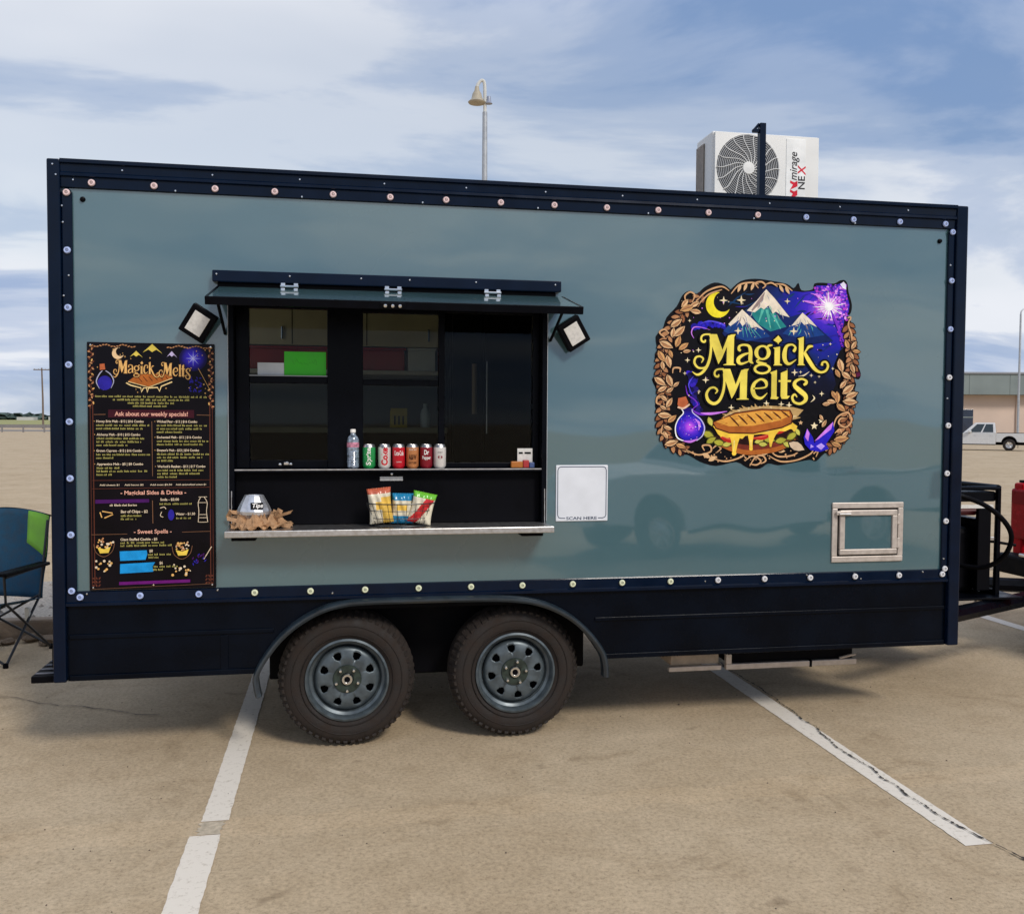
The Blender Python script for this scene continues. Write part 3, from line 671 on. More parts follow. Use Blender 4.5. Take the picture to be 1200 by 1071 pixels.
B().lathe([(0, -.05), (.05, -.045), (.06, -.02), (.06, .1)], (-.14, -.26, .30), 'y', 20).build('muffler', M('muffler_maroon', (.06, .012, .02), .4), ge, True)
box('side_guard', m_blackm, ge, .30, .40, -.33, -.30, .03, .60, .006)
h = catmull([(5.045, .55, 1.35), (5.25, .40, 1.31), (5.50, .35, 1.22), (5.68, .36, 1.06), (5.70, .42, .90), (5.62, .52, .80), (5.50, .66, .80)], 8)
hs = B().tube(h, .016, 10).build('power_cable', m_blackm, T, True)
# post on the roof
ps = box('roof_post', m_trim, T, 3.768, 3.804, .06, .10, ZT - .004, 3.458, .003); box('post_bracket', m_trim, ps, 3.73, 3.767, .07, .09, 3.405, 3.425, .002)
B().tube([(3.73, .08, 3.41), (3.768, .08, 3.455)], .008, 6).build('bracket_brace', m_trim, ps)

# access hatch lower right
ah = B(); 
def frame_rect(x0, x1, z0, z1, w, y0, y1):
    return B().box(x0, x1, y0, y1, z1 - w, z1).box(x0, x1, y0, y1, z0, z0 + w).box(x0, x0 + w, y0, y1, z0 + w + 2e-4, z1 - w - 2e-4).box(x1 - w, x1, y0, y1, z0 + w + 2e-4, z1 - w - 2e-4)
hf = frame_rect(4.218, 4.672, .942, 1.290, .034, -.012, -.0005).build('access_hatch', m_cream, T, bev=.004)
hd = frame_rect(4.262, 4.628, .986, 1.246, .032, -.022, -.0005).build('hatch_door_frame', m_cream, hf, bev=.004)
box('hatch_panel', m_teal, hf, 4.2945, 4.5955, -.010, -.0005, 1.0185, 1.2135, 0)
box('hatch_gasket', m_blackm, hf, 4.2525, 4.6375, -.006, -.0006, .9765, 1.2555, 0)
lt = box('hatch_latch', m_cream, hf, 4.235, 4.33, -.030, -.0225, 1.218, 1.242, .004)
B().tube([(4.25, -.034, 1.225), (4.32, -.034, 1.225)], .006, 8).build('latch_bar', m_chrome, lt, True)
for z in (1.05, 1.19): box('hatch_hinge', m_cream, hf, 4.63, 4.648, -.020, -.0125, z - .03, z + .03, .003)

# ------------------------------------------------------------------ serving hatch
def rot_box(name, mat, parent, size, loc, rot, bev=.003):
    x, y, z = size; return B().box(-x / 2, x / 2, -y / 2, y / 2, -z / 2, z / 2).build(name, mat, parent, bev=bev, loc=loc, rot=rot)
hr = box('hatch_rail', m_trim, T, .778, 2.585, -.055, -.001, 2.447, 2.506, .006)
box('rail_gutter', m_blackm, hr, .80, 2.56, -.030, -.001, 2.395, 2.4465, .004)
for x in (.80, 1.16, 1.52, 1.77, 2.12, 2.55): copy_at(riv, (x, -.0555, 2.485), T)
# flap: from the hinge line out and slightly down
y0, z0, y1, z1 = -.034, 2.425, -.45, 2.322
ang = math.atan2(z0 - z1, y0 - y1); fl = math.hypot(y0 - y1, z0 - z1)
ft = thing('hatch_flap', '', ''); del ft['label']; del ft['category']; ft.parent = T; ft.location = (0, y0, z0); ft.rotation_euler = (ang, 0, 0)
m_flap = m_teal
B().box(.80, 2.60, -fl, 0, -.006, 0).build('outer_skin', m_flap, ft)
box('inner_skin', m_blackm, ft, .815, 2.585, -fl + .012, -.002, -.034, -.0065, .002)
box('front_edge', m_black, ft, .797, 2.603, -fl - .012, -fl - .0005, -.037, .002, .003)
for x in (.797, 2.589): box('side_edge', m_black, ft, x, x + .0135, -fl, 0, -.036, .002 if x < 1 else .0022, .002)
la = box('latch_plate', m_black, ft, 1.60, 1.72, -fl - .018, -fl - .0125, -.034, -.004, .003)
for x in (1.625, 1.66, 1.695): B().lathe([(0, -.012), (.008, -.01), (.009, 0)], (x, -fl - .018, -.018), 'y', 10).build('latch_knob', m_chrome, la, True)
for x in (1.158, 1.684, 2.208):
    hg = B().tube([(x - .045, -.064, 2.432), (x + .045, -.064, 2.432)], .0065, 8).build('hinge', m_chrome, T, True)
    for d in (-.032, .032): box('hinge_leaf', m_chrome, hg, x + d - .011, x + d + .011, -.080, -.060, 2.408, 2.422, .004); box('hinge_plate', m_chrome, hg, x + d - .011, x + d + .011, -.060, -.0555, 2.436, 2.450, .003)
for x in (.835, 2.535): B().tube([(x, -.015, 2.19), (x, -.30, 2.315)], .008, 8).build('hatch_strut', m_blackm, T, True)
# jambs and window unit
for nm, a in (('jamb', (ox0, ox0 + .026, -.012, .13, 1.20, 2.36)), ('jamb', (ox1 - .026, ox1, -.012, .13, 1.20, 2.36)), ('head_jamb', (ox0, ox1, -.012, .13, 2.3605, 2.3945))): box(nm, m_black, T, *a, .003)
for x in (ox0 - .004, ox1 + .001): box('jamb_edge', m_galv, T, x, x + .003, -.0135, -.0005, 1.21, 2.36, 0)
YW0, YW1 = .065, .115
wn_ = thing('window_unit', '', ''); del wn_['label']; del wn_['category']; wn_.parent = T
for x0, x1 in ((ox0 + .0265, .945), (1.345, 1.532), (1.935, 1.968), (2.455, ox1 - .0265)): box('mullion', m_black, wn_, x0, x1, YW0, YW1, 1.498, 2.36, .004)
for x0, x1, zs_ in ((.9455, 1.3445, ((2.335, 2.36), (1.945, 1.985), (1.498, 1.54))), (1.5325, 1.9345, ((2.325, 2.36), (1.94, 1.972), (1.498, 1.53))), (1.9685, 2.4545, ((2.335, 2.36), (1.498, 1.525)))):
    for a, c in zs_: box('sash_rail', m_black, wn_, x0, x1, YW0 + .004, YW1 - .004, a, c, .003)
for x0, x1, a, c in ((.9455, 1.3445, 1.9855, 2.3345), (.9455, 1.3445, 1.5405, 1.9445), (1.5325, 1.9345, 1.9725, 2.3245), (1.5325, 1.9345, 1.5305, 1.9395), (1.9685, 2.4545, 1.5255, 2.3345)):
    B().box(x0, x1, .088, .092, a, c).build('pane', m_glass, wn_)
box('sill_bead', m_galv, wn_, .9455, 1.3445, YW0 - .002, YW0 + .0035, 1.9815, 1.9855, 0)
lk = box('window_lock', m_chrome, wn_, 1.12, 1.145, YW0 - .012, YW0 + .003, 1.515, 1.53, .002)
for x in (1.10, 1.135, 1.155): B().lathe([(0, -.008), (.007, -.007), (.008, .001)], (x, YW0 + .003, 1.527 - abs(x - 1.13) * .3), 'y', 10).build('lock_screw', m_chrome, lk)
box('ledge', m_black, T, ox0 + .0265, ox1 - .0265, -.005, .135, 1.480, 1.497, .002)
box('ledge_trim', m_alu, T, ox0 + .0265, ox1 - .0265, -.008, -.0055, 1.490, 1.4965, 0)
box('counter_front', m_blackm, T, ox0 + .0265, ox1 - .0265, .05, .075, 1.2005, 1.4795, .002)
box('vinyl_strip', m_lens, T, 1.62, 1.742, .0475, .0498, 1.430, 1.452, .001)
B().lathe([(0, -.004), (.006, -.003), (.007, .001)], (1.683, .0495, 1.466), 'y', 10).build('button_screw', m_chrome, T)
sh = box('counter_shelf', m_alu, T, .846, 2.522, -.20, .049, 1.166, 1.1995, .004)
for x in (.93, 2.42): box('shelf_bracket', m_blackm, sh, x - .06, x + .06, -.12, -.0005, 1.14, 1.1655, .004)
for x in (.862, 2.508): B().tube([(x, -.014, 1.385), (x, -.02, 1.1995)], .003, 6).build('shelf_stay', m_alu, sh)

# interior, seen through the panes
box('ceiling_liner', m_inwall, T, .05, TL - .05, .05, TW - .052, ZT - .06, ZT - .031, .003)
wc = box('wall_cabinet', M('olive_tan_cabinet', (.62, .53, .32), .45, var=.12, scale=3), T, .55, 2.13, 1.92, 2.385, 2.29, 2.72, .004)
for x in (1.07, 1.60): box('door_gap', m_blackm, wc, x - .003, x + .003, 1.917, 1.9195, 2.295, 2.71, 0)
for x in (1.0, 1.53, 2.05): box('pull', m_chrome, wc, x - .006, x + .006, 1.90, 1.9185, 2.33, 2.42, .002)
box('wall_shelf', M('pale_shelf_board', (.50, .44, .34), .5), T, .55, 2.13, 1.90, 2.385, 2.085, 2.115, .003)
m_redbin = M('red_bin_plastic', (.42, .016, .018), .45, var=.12)
for i, (x0, x1, lab) in enumerate(((.62, 1.38, 'long red bin on the inside shelf behind the green paper'), (1.45, 1.885, 'short red bin on the inside shelf beside the white box'))):
    r_ = thing('storage_bin', lab, 'bin', ((x0 + x1) / 2, 2.1, 2.1155)); w_ = (x1 - x0) / 2
    box('bin_body', m_redbin, r_, -w_ + .01, w_ - .01, -.17, .17, 0, .15, .01); box('bin_rim', m_redbin, r_, -w_, w_, -.185, .185, .1505, .166, .004)
wb = thing('storage_box', 'white box on the inside shelf right of the red bin', 'box', (2.0, 2.12, 2.1155)); box('box_body', m_white, wb, -.10, .10, -.2, .2, 0, .15, .004); box('box_lid', m_white, wb, -.104, .104, -.204, .204, .1505, .168, .003)
cn = box('work_counter', M('dark_steel_top', (.16, .15, .10), .4, .5), T, .4, 2.18, 1.80, 2.385, 1.66, 1.70, .004); box('counter_base', m_blackm, cn, .4, 2.18, 1.85, 2.385, .801, 1.6595, .004)
yb = thing('carton', 'small yellow carton on the inside work counter', 'carton', (1.83, 1.92, 1.7005)); box('carton_body', M('yellow_card', (.50, .36, .04), .6), yb, -.06, .06, -.05, .05, 0, .125, .003); box('carton_flap', M('yellow_card', (.5, .36, .04), .6), yb, -.06, .06, -.052, -.0505, .09, .14, .001)
for k in (-.03, .0, .03): box('carton_print', m_blackm, yb, k - .006, k + .006, -.0515, -.0508, .02, .085, 0)
B().lathe([(0, 0), (.036, 0), (.038, .01), (.038, .10), (.030, .13), (.016, .15), (.016, .175), (0, .175)], (2.03, 1.95, 1.7005), seg=20).build('squeeze_bottle', M('pale_bottle', (.45, .50, .48), .4), None, True)
tag(bpy.data.objects['squeeze_bottle'], 'pale squeeze bottle on the inside counter beside the yellow carton', 'bottle')
fr_ = thing('refrigerator', 'tall black refrigerator with long bar handles inside the trailer', 'refrigerator', (2.62, 2.02, .801))
box('fridge_case', m_blackm, fr_, -.42, .62, -.26, .36, 0, 1.85, .01)
for x0, x1 in ((-.415, -.195), (-.185, .615)): box('fridge_door', m_blackm, fr_, x0, x1, -.31, -.262, .05, 1.82, .008)
B().tube([(-.262, -.35, 1.0), (-.262, -.35, 1.36)], .020, 10).build('door_handle', M('bronze_handle', (.26, .18, .10), .45, .3), fr_, True)
B().tube([(-.172, -.35, .86), (-.172, -.35, 1.38)], .005, 10).build('door_handle', m_alu, fr_, True)
# papers taped to the pane
m_green = M('lime_paper', (.05, .56, .025), .6, var=.08)
gp = tag(B().box(1.122, 1.338, .0855, .0872, 1.988, 2.112).build('paper_sign', m_green), 'lime green paper with faint handwriting taped to the left pane', 'paper sign')
gp_p = Print(gp, lambda a, b_: (a, b_), .0855)
for k in range(9): gp_p.stroke('pen_stroke', M('pen_dark_green', (.04, .44, .02), .6), [(1.165 + k * .014, 2.055 + rnd.uniform(-.012, .012)), (1.172 + k * .014, 2.06 + rnd.uniform(-.015, .015)), (1.178 + k * .014, 2.05 + rnd.uniform(-.01, .01))], .003)
gp_p.finish()
tag(B().box(.986, 1.1205, .0855, .0872, 1.988, 2.052).build('paper_notice', M('white_paper', (.62, .66, .68), .6)), 'small white paper strip on the left pane beside the green sign', 'paper')

# ------------------------------------------------------------------ drinks, tip jar, chips on the counter
def can(x, base, label, art, top=None):
    t = thing('soda_can', label, 'soda can', (x, .035, 1.4975), group='soda cans on the window ledge')
    H, Rr = .128, .0335
    B().lathe([(0, .004), (.022, .004), (.025, 0), (Rr, .014), (Rr, H - .016)], seg=28).build('can_body', base, t, True)
    B().lathe([(Rr, H - .016), (.0275, H - .002), (.0265, H), (.025, H - .004), (0, H - .004)], seg=28).build('can_lid', m_alu, t, True)
    for body, w, h, zc, col, vert, bold in art:
        vs, fs = text_mesh(body, bold, 0); xs_ = [v[0] for v in vs]; ys_ = [v[1] for v in vs]
        x0, x1, y0_, y1_ = min(xs_), max(xs_), min(ys_), max(ys_); b = B(); pts = []
        for vx, vy in vs:
            u = ((vx - x0) / (x1 - x0) - .5) * w; v = ((vy - y0_) / (y1_ - y0_) - .5) * h
            if vert: u, v = -v, u
            a = u / Rr - .02; pts.append((math.sin(a) * (Rr + .0006), -math.cos(a) * (Rr + .0006), zc + v))
        b.add(pts, fs).build('can_print', col, t)
    return t
c_w = ink('can_white', (240, 236, 230)); c_r = ink('can_red', (205, 20, 40)); c_g = M('can_green', srgb(40, 160, 85), .3, .3); c_red = M('can_red_metal', srgb(205, 25, 45), .3, .2)
c_mar = M('can_maroon', srgb(140, 20, 40), .3, .2); c_tan = M('can_tan', srgb(200, 130, 80), .35, .2); c_sil = M('can_silver_white', srgb(225, 220, 215), .35, .2); c_br = ink('can_brown', (60, 30, 20))
can(1.562, c_g, 'green soda can with white vertical lettering beside the water bottle', [('Sprite', .092, .034, .064, c_w, True, .03)])
can(1.643, c_sil, 'white soda can with red vertical lettering', [('Coke', .094, .036, .064, c_r, True, .04), ('DIET', .03, .008, .112, c_br, False, .02)])
can(1.719, c_red, 'bright red soda can with white script', [('Coca-Cola', .052, .026, .082, c_w, False, .02), ('ORIGINAL', .03, .006, .035, c_w, False, .0)])
can(1.792, c_tan, 'tan and brown root beer can between two red cans', [('A&W', .044, .030, .060, c_br, False, .03), ('ROOT BEER', .044, .012, .030, c_br, False, .02), ('SINCE 1919', .04, .008, .10, c_w, False, .0)])
can(1.866, c_mar, 'dark red soda can with white lettering before the last white can', [('Dr', .026, .026, .086, c_w, False, .03), ('Pepper', .048, .024, .055, c_w, False, .02)])
k = can(1.939, c_sil, 'plain white can with a small dark red emblem, last in the row', [('o', .026, .020, .060, c_mar, False, .05), ('DIET', .026, .008, .085, c_br, False, 0)])
wbt = thing('water_bottle', 'clear plastic water bottle with red and white label on the ledge', 'water bottle', (1.478, .035, 1.4975))
m_pet = M('plastic_painted_glints', (.22, .27, .34), .12, var=.75, scale=70, coat=1, coat_ior=1.8)  # opaque grey-blue whose mottling paints in the highlights of clear plastic
pr_ = [(0, .003), (.024, 0), (.031, .008)]
for k in range(9): pr_ += [(.0325, .014 + k * .009), (.0305, .0185 + k * .009)]
pr_ += [(.0325, .10), (.031, .112), (.031, .138), (.0325, .148), (.026, .165), (.014, .180), (.0125, .186), (.0125, .19)]
B().lathe(pr_, seg=28).build('bottle_body', m_pet, wbt, True)
B().lathe([(.0315, .112), (.0318, .113), (.0318, .137), (.0315, .138)], seg=28).build('bottle_label', M('bottle_label_red', (.50, .20, .28), .4, var=.9, scale=50), wbt, True)
B().lathe([(.0135, .189), (.0145, .19), (.0145, .205), (.013, .208), (0, .208)], seg=20).build('bottle_cap', c_w, wbt, True)
cd = thing('display_card', 'small white card with orange and red sample packs on the right window ledge', 'display card', (2.40, .04, 1.4975))
box('card_back', m_lens, cd, -.03, .055, .02, .03, 0, .105, .002); box('orange_pack', M('orange_pack', (.50, .16, .02), .5), cd, -.07, -.005, -.012, .015, 0, .035, .004); box('red_pack', M('red_pack', (.45, .03, .03), .5), cd, -.003, .03, -.012, .015, 0, .042, .004); box('blue_pack', M('blue_pack', (.06, .10, .25), .5), cd, .032, .06, -.012, .015, 0, .03, .004)
for a, c in ((-.022, .0), (.01, .045)): box('card_print', m_blackm, cd, a, c, .0185, .0198, .075, .085, 0)

tj = thing('tip_jar', 'faceted silver tip jar with a black label nested in brown paper', 'tip jar', (.978, -.06, 1.2005))
B().lathe([(0, .03), (.05, .03), (.083, .072), (.086, .088), (.080, .105), (.050, .162), (.046, .168), (.040, .166), (.038, .15), (0, .15)], seg=13).build('jar_body', M('brushed_silver', (.66, .67, .70), .33, .75, var=.2, scale=30), tj)
o = rot_box('jar_label', m_blackm, tj, (.062, .004, .036), (.020, -.0735, .118), (math.radians(-29), 0, math.radians(9)), .003)
vs, fs = text_mesh('Tips', .02, .2); b = B(); b.add([(v[0] * .032 - .026, -.0026, v[1] * .032 - .010) for v in vs], fs).build('label_lettering', c_w, o)
pp = thing('crumpled_paper', 'crumpled brown kraft paper under the silver tip jar', 'paper', (.995, -.065, 1.2005))
b = B(); NR, NA = 12, 64; vs = []; fs = []
for i in range(NR):
    for k in range(NA):
        a = 2 * PI * k / NA; r = .03 + .115 * i / (NR - 1) * (1 + .18 * math.sin(3 * a + 1) + .1 * math.sin(7 * a)) ; r += rnd.uniform(-.011, .011)
        z = .006 + .062 * math.exp(-((i - 5.5) / 2.3) ** 2) * (.75 + .45 * math.sin(2.3 * a + .7 * i) * math.sin(5.1 * a + 2) + .3 * math.sin(9 * a + i)) + rnd.uniform(-.016, .018)
        vs.append((r * math.cos(a) * 1.0, max(-.13, r * math.sin(a) * .82), max(.001, z if i < NR - 1 else rnd.uniform(.002, .03))))
for i in range(NR - 1):
    for k in range(NA): fs.append((i * NA + k, i * NA + (k + 1) % NA, (i + 1) * NA + (k + 1) % NA, (i + 1) * NA + k))
b.add(vs, fs).build('paper_nest', M('kraft_paper', (.42, .24, .12), .75, var=.3, scale=30, bump=.4, bscale=70), pp)
b = B()
for q in range(16):
    a0 = rnd.uniform(0, 6); p0 = Vector((.08 * math.cos(a0), max(-.1, .06 * math.sin(a0)), .05)); pts = [p0 + Vector((rnd.uniform(-.05, .05), rnd.uniform(-.02, .03), rnd.uniform(-.03, .02))) * j * .5 for j in range(5)]
    for j in range(4):
        n_ = Vector((rnd.uniform(-.02, .02), rnd.uniform(-.01, .01), .02)); b.add([pts[j], pts[j + 1], pts[j + 1] + n_, pts[j] + n_], [(0, 1, 2, 3)])
b.build('paper_shreds', MATS['kraft_paper'], pp)

bk = thing('wire_basket', 'black wire basket holding chip bags on the counter shelf', 'basket', (1.723, -.085, 1.2005))
m_wire = M('basket_wire', (.05, .05, .05), .35, .6)
def loop(w, d, z, n=40): return [(w * math.cos(2 * PI * k / n), d * math.sin(2 * PI * k / n), z) for k in range(n + 1)]
B().tube(loop(.178, .105, .122), .0032, 6, False).build('rim_wire', m_wire, bk, True); B().tube(loop(.135, .075, .005), .003, 6, False).build('base_wire', m_wire, bk, True)
for z, f in ((.045, .34), (.085, .68)): B().tube(loop(.135 + .043 * f, .075 + .03 * f, z), .0018, 5, False).build('hoop_wire', m_wire, bk, True)
for k in range(22):
    a = 2 * PI * k / 22; B().tube([(.135 * math.cos(a), .075 * math.sin(a), .005), (.178 * math.cos(a), .105 * math.sin(a), .122)], .0014, 5).build('upright_wire', m_wire, bk)
B().tube([(-.13, 0, .003), (.13, 0, .003)], .0025, 5).build('floor_wire', m_wire, bk); B().tube([(0, -.07, .003), (0, .07, .003)], .0024, 5).build('floor_wire', m_wire, bk)
def bag(label, loc, rot, w, h, mats, pick):
    b = B(); nu, nv = 34, 40; vs = []; 
    for sgn in (-1, 1):
        for j in range(nv + 1):
            for i in range(nu + 1):
                u, v = i / nu * 2 - 1, j / nv * 2 - 1; th = .030 * max(0, (1 - u ** 4)) ** .6 * max(0, 1 - v ** 4) ** .7
                th *= 1 + .15 * math.sin(9 * u + 4 * v) ; edge = .004 * math.sin(30 * u) if abs(v) > .93 else 0
                vs.append((u * w / 2 * (1 - .10 * (1 - v * v)), sgn * (th + .001) + edge, v * h / 2))
    o1 = (nu + 1) * (nv + 1)
    for s_ in (0, 1):
        for j in range(nv):
            for i in range(nu):
                q = s_ * o1 + j * (nu + 1) + i; b.f.append((q, q + 1, q + nu + 2, q + nu + 1)); b.mi.append(pick((i + .5) / nu, (j + .5) / nv))
    b.v = vs
    o = b.build('chip_bag', mats, None, True); o.location = loc; o.rotation_euler = rot; tag(o, label, 'chip bag', 'chip bags in the wire basket'); return o
k_y = M('bag_yellow', srgb(235, 190, 80), .3, coat=.3, var=.2, scale=30); k_o = M('bag_orange', srgb(200, 100, 70), .3, coat=.3); k_w = M('bag_cream', srgb(232, 222, 196), .3, coat=.3, var=.2, scale=30); k_b = M('bag_blue', srgb(30, 130, 175), .3, coat=.3)
k_g = M('bag_green', srgb(110, 190, 50), .3, coat=.3); k_r = M('bag_red', srgb(205, 35, 40), .3, coat=.3)
bx_, by_, bz_ = 1.723, -.085, 1.2005
bag('cream and yellow chip bag with an orange top in the wire basket', (bx_ - .107, by_ - .008, bz_ + .110), (.05, -.10, .0), .125, .185, [k_w, k_y, k_o], lambda u, v: 2 if v > .86 else (1 if u > .55 and v < .75 or (v < .62 and v > .4 and u > .3) else 0))
bag('blue chip bag with a pale centre in the wire basket', (bx_ + .008, by_ + .012, bz_ + .092), (.05, .03, 0), .115, .160, [k_b, k_w, k_y], lambda u, v: 0 if v > .78 or v < .28 else (2 if .45 < v < .62 and .2 < u < .75 else 1))
bag('white chip bag with green top and red diagonal band in the wire basket', (bx_ + .110, by_ - .020, bz_ + .096), (.05, .22, .05), .125, .165, [k_w, k_g, k_r], lambda u, v: 1 if v > .82 else (2 if .05 < u - v * .75 + .12 < .45 else 0))

# ------------------------------------------------------------------ flood lamps beside the hatch
for nm, x, z, a in (('l', .712, 2.236, 33), ('r', 2.650, 2.228, -33)):
    f = thing('flood_light', '', ''); del f['label']; del f['category']; f.parent = T; f.location = (x, -.055, z); f.rotation_euler = (math.radians(14), math.radians(a), 0)
    box('lamp_case', m_blackm, f, -.068, .068, -.022, .022, -.078, .078, .006)
    for k in range(6): box('cooling_fin', m_blackm, f, -.06 + k * .022, -.054 + k * .022, .0225, .04, -.06, .06, 0)
    box('lamp_lens', m_lens, f, -.042, .042, -.0255, -.0225, -.054, .054, .002)
    box('lamp_bracket', m_blackm, f, -.02, .02, .0405, .06, -.03, .03, .004)

# ------------------------------------------------------------------ scan sign (its code left blank)
sg = tag(box('scan_sign', M('sign_white', (.74, .76, .80), .4, var=.05), None, 2.573, 2.868, -.008, -.0006, 1.204, 1.513, .004), 'white square plastic sign with blue border reading SCAN HERE', 'sign')
sp_ = Print(sg, lambda a, b_: (2.573 + a * .295, 1.513 - b_ * .309), -.0086)
navy = ink('navy', (32, 48, 130)); dk = ink('sign_dark', (30, 50, 80))
def rr(x0, x1, y0_, y1_, r, k=5):
    out_ = []
    for (cx_, cy_, a0) in ((x1 - r, y0_ + r, -90), (x1 - r, y1_ - r, 0), (x0 + r, y1_ - r, 90), (x0 + r, y0_ + r, 180)):
        out_ += [(cx_ + r * math.cos(math.radians(a0 + 90 * i / k)), cy_ + r * math.sin(math.radians(a0 + 90 * i / k))) for i in range(k + 1)]
    return out_
q = rr(.035, .965, .03, .945, .06); i0 = max(range(len(q)), key=lambda i: (q[i][1], -abs(q[i][0] - .82)))
path = [(.81, .945), (.905, .945), (.945, .93), (.965, .89), (.965, .09), (.945, .045), (.905, .03), (.095, .03), (.055, .045), (.035, .09), (.035, .89), (.055, .93), (.095, .945), (.18, .945)]
sp_.stroke('sign_border', dk, path, .014, smooth=False)
sp_.text('sign_lettering', dk, 'SCAN HERE', .20, .79, .972, .055, .015)
sp_.finish()

# ------------------------------------------------------------------ lettering shared by the logo and the menu board
def glyphs():
    """(kind, points, widths) in logo units"""
    A = lambda a, b: (235.7 + a * .3802, 321.4 + b * .3802); Bc = lambda a, b: (557 + a * .3802, 321.4 + b * .3802)
    W1, W2 = [], []; cur = ['']
    def P(w, f, pts): w.append(('p', [f(*p) for p in pts], None, cur[0]))
    def K(w, f, pts, ws): w.append(('s', [f(*p) for p in pts], [x * .3802 for x in ws], cur[0]))
    def R(w, f, x, y, rx, ry, w0, w1): w.append(('r', [f(x, y)], [rx * .3802, ry * .3802, w0 * .3802, w1 * .3802], cur[0]))
    def Mg(w, dx, dy):
        f = lambda a, b: A(a + dx, b + dy)
        P(w, f, [(258, 78), (360, 78), (440, 300), (384, 470), (285, 190)])
        P(w, f, [(384, 470), (428, 300), (505, 95), (560, 80), (520, 170), (425, 400)])
        P(w, f, [(492, 130), (540, 82), (604, 76), (584, 112), (580, 462), (606, 474), (606, 482), (448, 482), (448, 474), (490, 462)])
        K(w, f, [(212, 150), (205, 178), (172, 172), (158, 138), (172, 100), (212, 82), (275, 82)], [16, 26, 26, 24, 24, 22, 24])
    cur[0] = 'M1'
    Mg(W1, 0, 0)
    K(W1, A, [(283, 140), (287, 250), (272, 390), (235, 500), (175, 580), (110, 606), (48, 566)], [34, 30, 34, 36, 34, 26, 6])
    K(W1, A, [(235, 490), (190, 520), (120, 512), (76, 450), (92, 385), (145, 368), (188, 400), (165, 452)], [18, 24, 26, 28, 26, 24, 22, 10])
    cur[0] = 'a'
    K(W1, A, [(672, 290), (648, 275), (655, 232), (712, 214), (778, 232), (800, 300), (800, 420), (838, 458)], [30, 36, 30, 26, 36, 48, 48, 10])
    K(W1, A, [(790, 318), (710, 345), (648, 390), (645, 440), (690, 462), (790, 425)], [16, 34, 46, 46, 30, 12])
    cur[0] = 'g'
    R(W1, A, 957, 315, 82, 86, 50, 24); K(W1, A, [(1005, 245), (1045, 222), (1086, 215)], [14, 30, 16])
    K(W1, A, [(915, 400), (890, 428), (930, 452), (1010, 470)], [16, 32, 40, 34]); R(W1, A, 957, 530, 98, 58, 34, 26)
    cur[0] = 'i'
    P(W1, Bc, [(250, 250), (342, 234), (342, 458), (372, 472), (372, 483), (256, 483), (272, 464), (270, 268)])
    P(W1, Bc, [(318, 88), (366, 150), (326, 184), (318, 206), (308, 184), (252, 150)])
    cur[0] = 'c'
    K(W1, Bc, [(518, 300), (535, 280), (545, 240), (500, 207), (430, 230), (402, 330), (416, 425), (470, 462), (560, 405)], [28, 38, 26, 24, 38, 58, 50, 34, 8])
    cur[0] = 'k'
    P(W1, Bc, [(572, 128), (656, 100), (656, 460), (674, 472), (674, 480), (574, 480), (592, 462), (592, 146)])
    K(W1, Bc, [(662, 325), (700, 268), (730, 232), (782, 226)], [20, 24, 38, 20])
    K(W1, Bc, [(672, 318), (735, 425), (812, 530), (888, 572), (958, 552), (988, 490), (962, 437), (915, 442), (906, 484)], [40, 52, 44, 30, 30, 30, 26, 26, 32])
    cur[0] = 'M2'
    Mg(W2, 178, 452)
    K(W2, A, [(461, 590), (465, 690), (452, 820), (405, 940), (335, 985), (262, 945), (237, 860), (275, 790), (335, 775), (375, 815), (348, 855)], [34, 30, 34, 36, 40, 40, 34, 28, 26, 24, 10])
    cur[0] = 'e'
    K(W2, A, [(842, 788), (1000, 772), (1006, 700), (938, 667), (858, 720), (836, 810), (872, 892), (950, 915), (1028, 848)], [18, 22, 42, 26, 42, 56, 50, 32, 8])
    cur[0] = 'l'
    P(W2, Bc, [(214, 576), (306, 544), (306, 895), (336, 908), (312, 932), (226, 926), (236, 890), (236, 600)])
    cur[0] = 't'
    P(W2, Bc, [(358, 582), (446, 544), (446, 885), (486, 888), (452, 926), (376, 926), (360, 890)]); P(W2, Bc, [(330, 678), (498, 678), (490, 702), (330, 702)])
    cur[0] = 's'
    K(W2, Bc, [(664, 742), (695, 722), (700, 690), (636, 662), (560, 692), (545, 750), (618, 820), (690, 885), (690, 950), (620, 992), (542, 968), (516, 905), (548, 868), (580, 905)], [26, 40, 30, 26, 40, 50, 64, 58, 46, 34, 32, 30, 26, 12])
    return W1, W2
W1, W2 = glyphs()
def put_word(pr, word, piece, mat, tf, ws=1, grow=0):
    for k, pts, w, ch_ in word:
        q = [tf(*p) for p in pts]; piece = piece.split('#')[0] + '#' + ch_
        if k == 'p':
            if grow:
                c = (sum(p[0] for p in q) / len(q), sum(p[1] for p in q) / len(q)); pr.poly(piece, mat, q)
                pr.stroke(piece, mat, q + [q[0]], grow * 2, smooth=False)
            else: pr.poly(piece, mat, q)
        elif k == 's': pr.stroke(piece, mat, q, [x * ws + grow * 2 for x in w])
        else: pr.ring(piece, mat, q[0][0], q[0][1], w[0] * ws, w[1] * ws, w[2] * ws + grow * 2, w[3] * ws + grow * 2)
